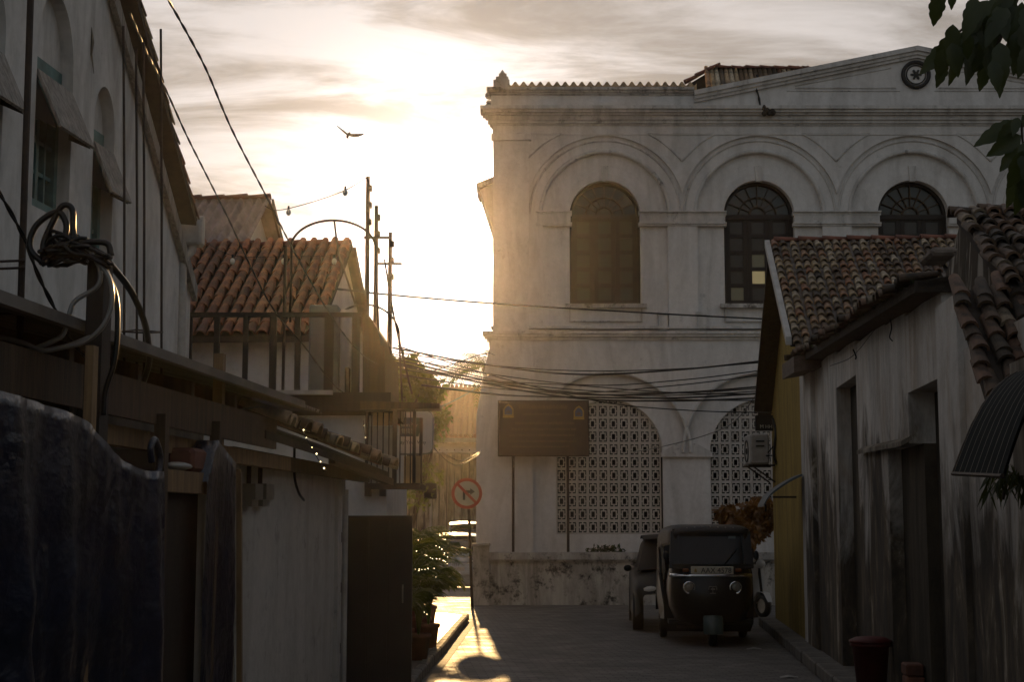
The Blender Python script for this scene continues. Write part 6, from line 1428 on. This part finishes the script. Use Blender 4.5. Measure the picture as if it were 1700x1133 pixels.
# ================================================================== far street
FS = thing('far_tiled_house', 'hazy brown tiled house closing the far end of the street', 'house', (-5, 95, 0))
YF = 95.0; mb = MB(); z_e, z_r = U(760, 726, YF).z, U(760, 643, YF + 8).z
mb.box((-22, YF, 0), (4, YF + 12, z_e)); mb.build('wall', M['weather'], FS)
mb = MB(); mb.prism([(-24, YF - 1.2, z_e - .1), (5, YF - 1.2, z_e - .1), (5, YF + 8, z_r), (-24, YF + 8, z_r)], (0, 0, -.2)); rf = mb.build('roof', M['tileB'], FS)
mb = MB(); n = 60
for k in range(n): x = -14 + 18 * k / n; mb.tube([(x, YF - 1.25, z_e), (x, YF + 8, z_r + .08)], .13, 5)
ti = mb.build('roof_tiles', M['tileB'], rf); ti['kind'] = 'stuff'
mb = MB(); mb.box((-24, YF - 1.4, z_e - .4), (5, YF - 1.1, z_e - .14)); mb.build('gutter', M['tin'], FS)
zv = U(760, 745, YF - 2).z
mb = MB(); mb.prism([(-12, YF - 3.2, zv - .3), (5, YF - 3.2, zv - .3), (5, YF - .05, zv + .4), (-12, YF - .05, zv + .4)], (0, 0, -.1)); mb.build('verandah_roof', M['tin'], FS)
for k in range(24):
    x = -9.5 + .46 * k; mb = MB(); mb.tube([(x, YF - 2.6, 0), (x, YF - 2.6, zv - .1)], .045, 5); mb.build('railing_bar', M['iron'], FS)
CU = thing('street_cabinet', 'dark box on a post in the far street left of the road sign', 'cabinet', (-2.3, 34, 0))
a, b = U(704, 829, 34), U(725, 803, 34); mb = MB(); mb.bevbox((a.x, 34, a.z), (b.x, 34.3, b.z), .02); mb.build('box', M['ironblack'], CU); mb = MB(); mb.tube([((a.x + b.x) / 2, 34.15, 0), ((a.x + b.x) / 2, 34.15, a.z)], .03, 6); mb.build('post', M['pvc'], CU)
PS = thing('poster_panel', 'dark framed poster on the white wall below the barred bay', 'poster', U(650, 830, 17.58))
a, b = U(644, 856, 21.2), U(660, 818, 21.2)
mb = MB(); mb.bevbox((a.x, 21.2, a.z), (b.x, 21.23, b.z), .008); mb.build('panel', M['maroon'], PS)
mb = MB(); mb.bar((b.x, 21.21, 0), (b.x, 21.21, b.z + .3), .06, .06); mb.build('post', M['iron'], PS)
# parked cars with shiny roofs, catching the sun
def car(label, c0, rot, paint, L=3.9, Wd=1.62, H=1.42, gl=None):
    c0 = Vector(c0); T = Matrix.Translation(c0) @ Matrix.Rotation(rot, 4, 'Z'); CR = thing('parked_car', label, 'car', c0, 'cars parked in the far street'); B = lambda: MB(T)
    hw = Wd / 2
    def sec(y, z0, z1, w, b=.12): return [(-w, y, z0), (-w, y, z1 - b), (-w + b * .5, y, z1 - b * .25), (-w * .5, y, z1 + .015), (0, y, z1 + .03), (w * .5, y, z1 + .015), (w - b * .5, y, z1 - b * .25), (w, y, z1 - b), (w, y, z0)]
    mb = B(); mb.loft([sec(-L / 2, .32, .62, hw * .86), sec(-L / 2 + .12, .24, .76, hw * .96), sec(-L / 2 + .95, .2, .92, hw), sec(0, .2, .95, hw), sec(L / 2 - .5, .22, .96, hw), sec(L / 2, .34, .8, hw * .9)], False); body = mb.build('body', paint, CR, True)
    mb = B(); mb.loft([sec(-L * .24, .92, .96, hw * .9, .03), sec(-L * .06, .93, H - .05, hw * .78), sec(.25, .93, H, hw * .77), sec(L * .28, .93, H - .06, hw * .76), sec(L * .45, .92, .98, hw * .85, .03)], False); mb.build('cabin', gl or M['glass'], CR, True)
    mb = B(); mb.loft([[(x, y, z + .02 + .03 * (1 - (x / hw / .75) ** 2)) for x in [hw * .75 * (j / 5 - 1) for j in range(11)]] for y, z in ((-L * .08, H - .07), (0.0, H - .02), (.4, H), (L * .22, H - .02), (L * .3, H - .07))], False); mb.build('roof', paint, CR, True)
    for sx in (-1, 1):
        for y in (-L * .32, L * .32):
            mb = B(); mb.disc((sx * (hw - .16), y, .3), .3, (sx, 0, 0), .17, 22); w_ = mb.build('wheel', M['black'], CR); mb = B(); mb.disc((sx * (hw + .011), y, .3), .18, (sx, 0, 0), .01, 16); mb.build('rim', M['steel'], w_)
        mb = B(); mb.sphere((sx * hw * .66, -L / 2 + .08, .66), .1, 10, 6, (1.3, .5, .7)); mb.build('headlight', M['bulb'], CR, True)
        mb = B(); mb.sphere((sx * (hw + .07), -L * .17, .98), .07, 8, 6, (1, .6, .8)); mb.build('mirror', paint, CR, True)
    mb = B(); mb.box((-.24, -L / 2 - .01, .42), (.24, -L / 2 + .02, .53)); mb.build('number_plate', M['paint'], CR)
    return CR
silver = simple('silver_paint', (.36, .35, .33), (.34, .33, .31), 3, .16, .7, bmp=0)
car('silver parked car whose roof flashes in the low sun, nearer one', (U(752, 890, 42).x, 43.5, .006), R(3), silver, H=1.40)
car('parked car behind with the higher sunlit roof', (U(775, 880, 50).x, 51.0, .006), R(2), silver, H=1.72)

dark = simple('black_car_paint', (.012, .013, .013), (.009, .010, .010), 3, .45, spec=.12, bmp=0)
xl = U(1062, 980, 24.3).x
car('dark car parked close behind the three-wheeler, showing past its side', (xl + .80, 26.15, .006), R(-3), dark, 3.7, 1.58, 1.50, simple('smoked_car_glass', (.008, .008, .008), (.006, .006, .006), 3, .5, spec=.08, bmp=0))
for k, (px, py, lab) in enumerate(((1252, 1079, 'flat white paper scrap on the road before the three-wheeler'), (1310, 1126, 'white paper scrap near the right kerb at the bottom edge'))):
    p = G(px, py, .006); mb = MB(); mb.loft([[(p.x - .11, p.y - .06, .009), (p.x - .02, p.y - .08, .02), (p.x + .1, p.y - .05, .010)], [(p.x - .1, p.y + .05, .012), (p.x, p.y + .06, .03), (p.x + .11, p.y + .07, .011)]], False); tag(mb.build('paper_scrap', M['pvc']), lab, 'litter')
# ================================================================== overhead cables in front of the white building
rg = random.Random(41)
left = [(652, 578), (655, 585), (640, 590), (652, 596), (650, 604), (655, 612), (648, 600), (660, 622), (652, 588), (700, 640), (655, 606), (660, 575)]
right = [(1290, 597), (1290, 600), (1290, 612), (1290, 640), (1290, 644), (1290, 655), (1290, 660), (1290, 648), (1290, 620), (1290, 652), (1290, 666), (1290, 686)]
mid = [(960, 622), (960, 616), (980, 640), (960, 655), (990, 650), (950, 640), (960, 662), (970, 655), (940, 652), (960, 660), (930, 650), (1000, 668)]
names = ['topmost', 'second', 'third', 'fourth', 'fifth', 'sixth', 'seventh', 'eighth', 'ninth', 'tenth', 'eleventh', 'lowest']
order = sorted(range(12), key=lambda i: mid[i][1] + i * .01)
for k in range(12):
    a, m_, b = left[k], mid[k], right[k]; f = lambda t: (1 - t)
    P = [U(*a, 25.5), U((a[0] + m_[0]) / 2, (a[1] + m_[1]) / 2 + 6, 27), U(*m_, 28.2), U((m_[0] + b[0]) / 2, (m_[1] + b[1]) / 2 + 5, 27.2), U(*b, 25.6)]
    wire('overhead_cable', M['cable'], f'{names[order.index(k)]} of the twelve thin cables at mid-span before the white building', P, .011 if k % 3 else .017, 'cable', 10, 'cables slung across the street', 5)
wire('overhead_cable', M['cable'], 'single black cable crossing below the upper windows', [U(x, y, Y) for x, y, Y in ((560, 480, 20), (660, 491, 22), (830, 505, 25), (1010, 516, 27), (1150, 524, 27), (1290, 531, 26))], .016, 'cable', 10, None, 6)
wire('overhead_cable', M['greycable'], 'pale cable slanting up across the lower screens to the ochre house', [U(x, y, Y) for x, y, Y in ((1045, 752, 33.3), (1100, 742, 31), (1180, 720, 29), (1230, 690, 27.5), (1290, 600, 26))], .010, 'cable', 8, None, 5)
for k, (P, lab) in enumerate(((((650, 628), (700, 622), (760, 602), (806, 587), (822, 590)), 'sunlit cable running up to the corner of the white building'), (((690, 690), (740, 672), (790, 645), (812, 622)), 'sunlit cable rising from the canopy slab to the palm'), (((718, 742), (745, 768), (765, 772), (792, 757), (800, 748)), 'bright sagging cable in the far street left of the building'), (((735, 752), (760, 765), (780, 760), (795, 752)), 'thin cable just above the bright sagging one'), (((560, 648), (600, 655), (680, 615), (720, 600)), 'cable running from the terrace past the short pole'))):
    wire('street_cable', M['cable'], lab, [U(x, y, 26 + 1.5 * i) for i, (x, y) in enumerate(P)], .012, 'cable', 8, None, 5)
tag(twisted('shed_cable', '', along([(215, 648), (260, 655), (320, 672), (380, 682), (430, 676), (462, 680)], 8.6, 10.6), .005, .1), 'thin twisted cable strung below the shed gutter', 'cable')

# ================================================================== bird
c = U(578, 224, 30); BD = thing('flying_bird', 'small bird with spread wings gliding before the clouds', 'bird', c)
s_ = 1.2 * 30 / 2500.0
mb = MB(); mb.loft([[(c.x + x * s_ + r * s_ * math.cos(t), c.y + y * s_ + r * s_ * .5 * math.sin(t), c.z + z * s_ + r * s_ * .5 * math.sin(t) + r * s_ * .3 * math.cos(t)) for t in [2 * math.pi * j / 8 for j in range(8)]] for x, y, z, r in ((1.6, 0, 4.0, .4), (1.3, 0, 3.2, 2.0), (.6, 0, 1.0, 2.9), (-.4, 0, -1.6, 2.5), (-.9, 0, -3.4, 1.3))], True, True); mb.build('body', M['bark'], BD, True)
def wing(P, Q):
    mb = MB(); rows = []
    for (x, z), (x2, z2) in zip(P, Q): a = Vector((c.x + x * s_, c.y, c.z + z * s_)); b = Vector((c.x + x2 * s_, c.y + .06, c.z + z2 * s_)); n = Vector((0, -.006, .004)); rows.append([a, (a + b) / 2 + n * 1.5, b, (a + b) / 2 - n])
    mb.loft(rows, True, True); mb.build('wing', M['bark'], BD, True)
wing([(-.2, 2.0), (-6, 6.5), (-11, 10), (-16.5, 14.5)], [(.0, -.8), (-5, 2.6), (-10, 7.4), (-16.3, 13.6)]); wing([(1.6, 1.6), (8, 1.9), (14, 1.8), (22, 2.4)], [(1.4, -.6), (8, -2.4), (14, -1.6), (21.8, 1.6)])
mb = MB(); mb.prism([(c.x - .6 * s_, c.y, c.z - 2.2 * s_), (c.x + .4 * s_, c.y, c.z - 2.6 * s_), (c.x + .6 * s_, c.y + .02, c.z - 5.4 * s_), (c.x - 3.6 * s_, c.y + .02, c.z - 3.6 * s_)], (0, .01, .004)); mb.build('tail', M['bark'], BD)

# ================================================================== air
hz = MB(); hz.box((-70, -20, -1.5), (70, 125, 18)); ho = hz.build('haze', None); ho['kind'] = 'stuff'
m = bpy.data.materials.new('warm_haze'); m.use_nodes = True; nt = m.node_tree; nt.nodes.clear()
o = nt.nodes.new('ShaderNodeOutputMaterial'); v = nt.nodes.new('ShaderNodeVolumePrincipled'); v.inputs['Color'].default_value = (1.0, .93, .84, 1); v.inputs['Density'].default_value = .00022; v.inputs['Anisotropy'].default_value = .92
nt.links.new(v.outputs[0], o.inputs['Volume']); ho.data.materials.clear(); ho.data.materials.append(m)
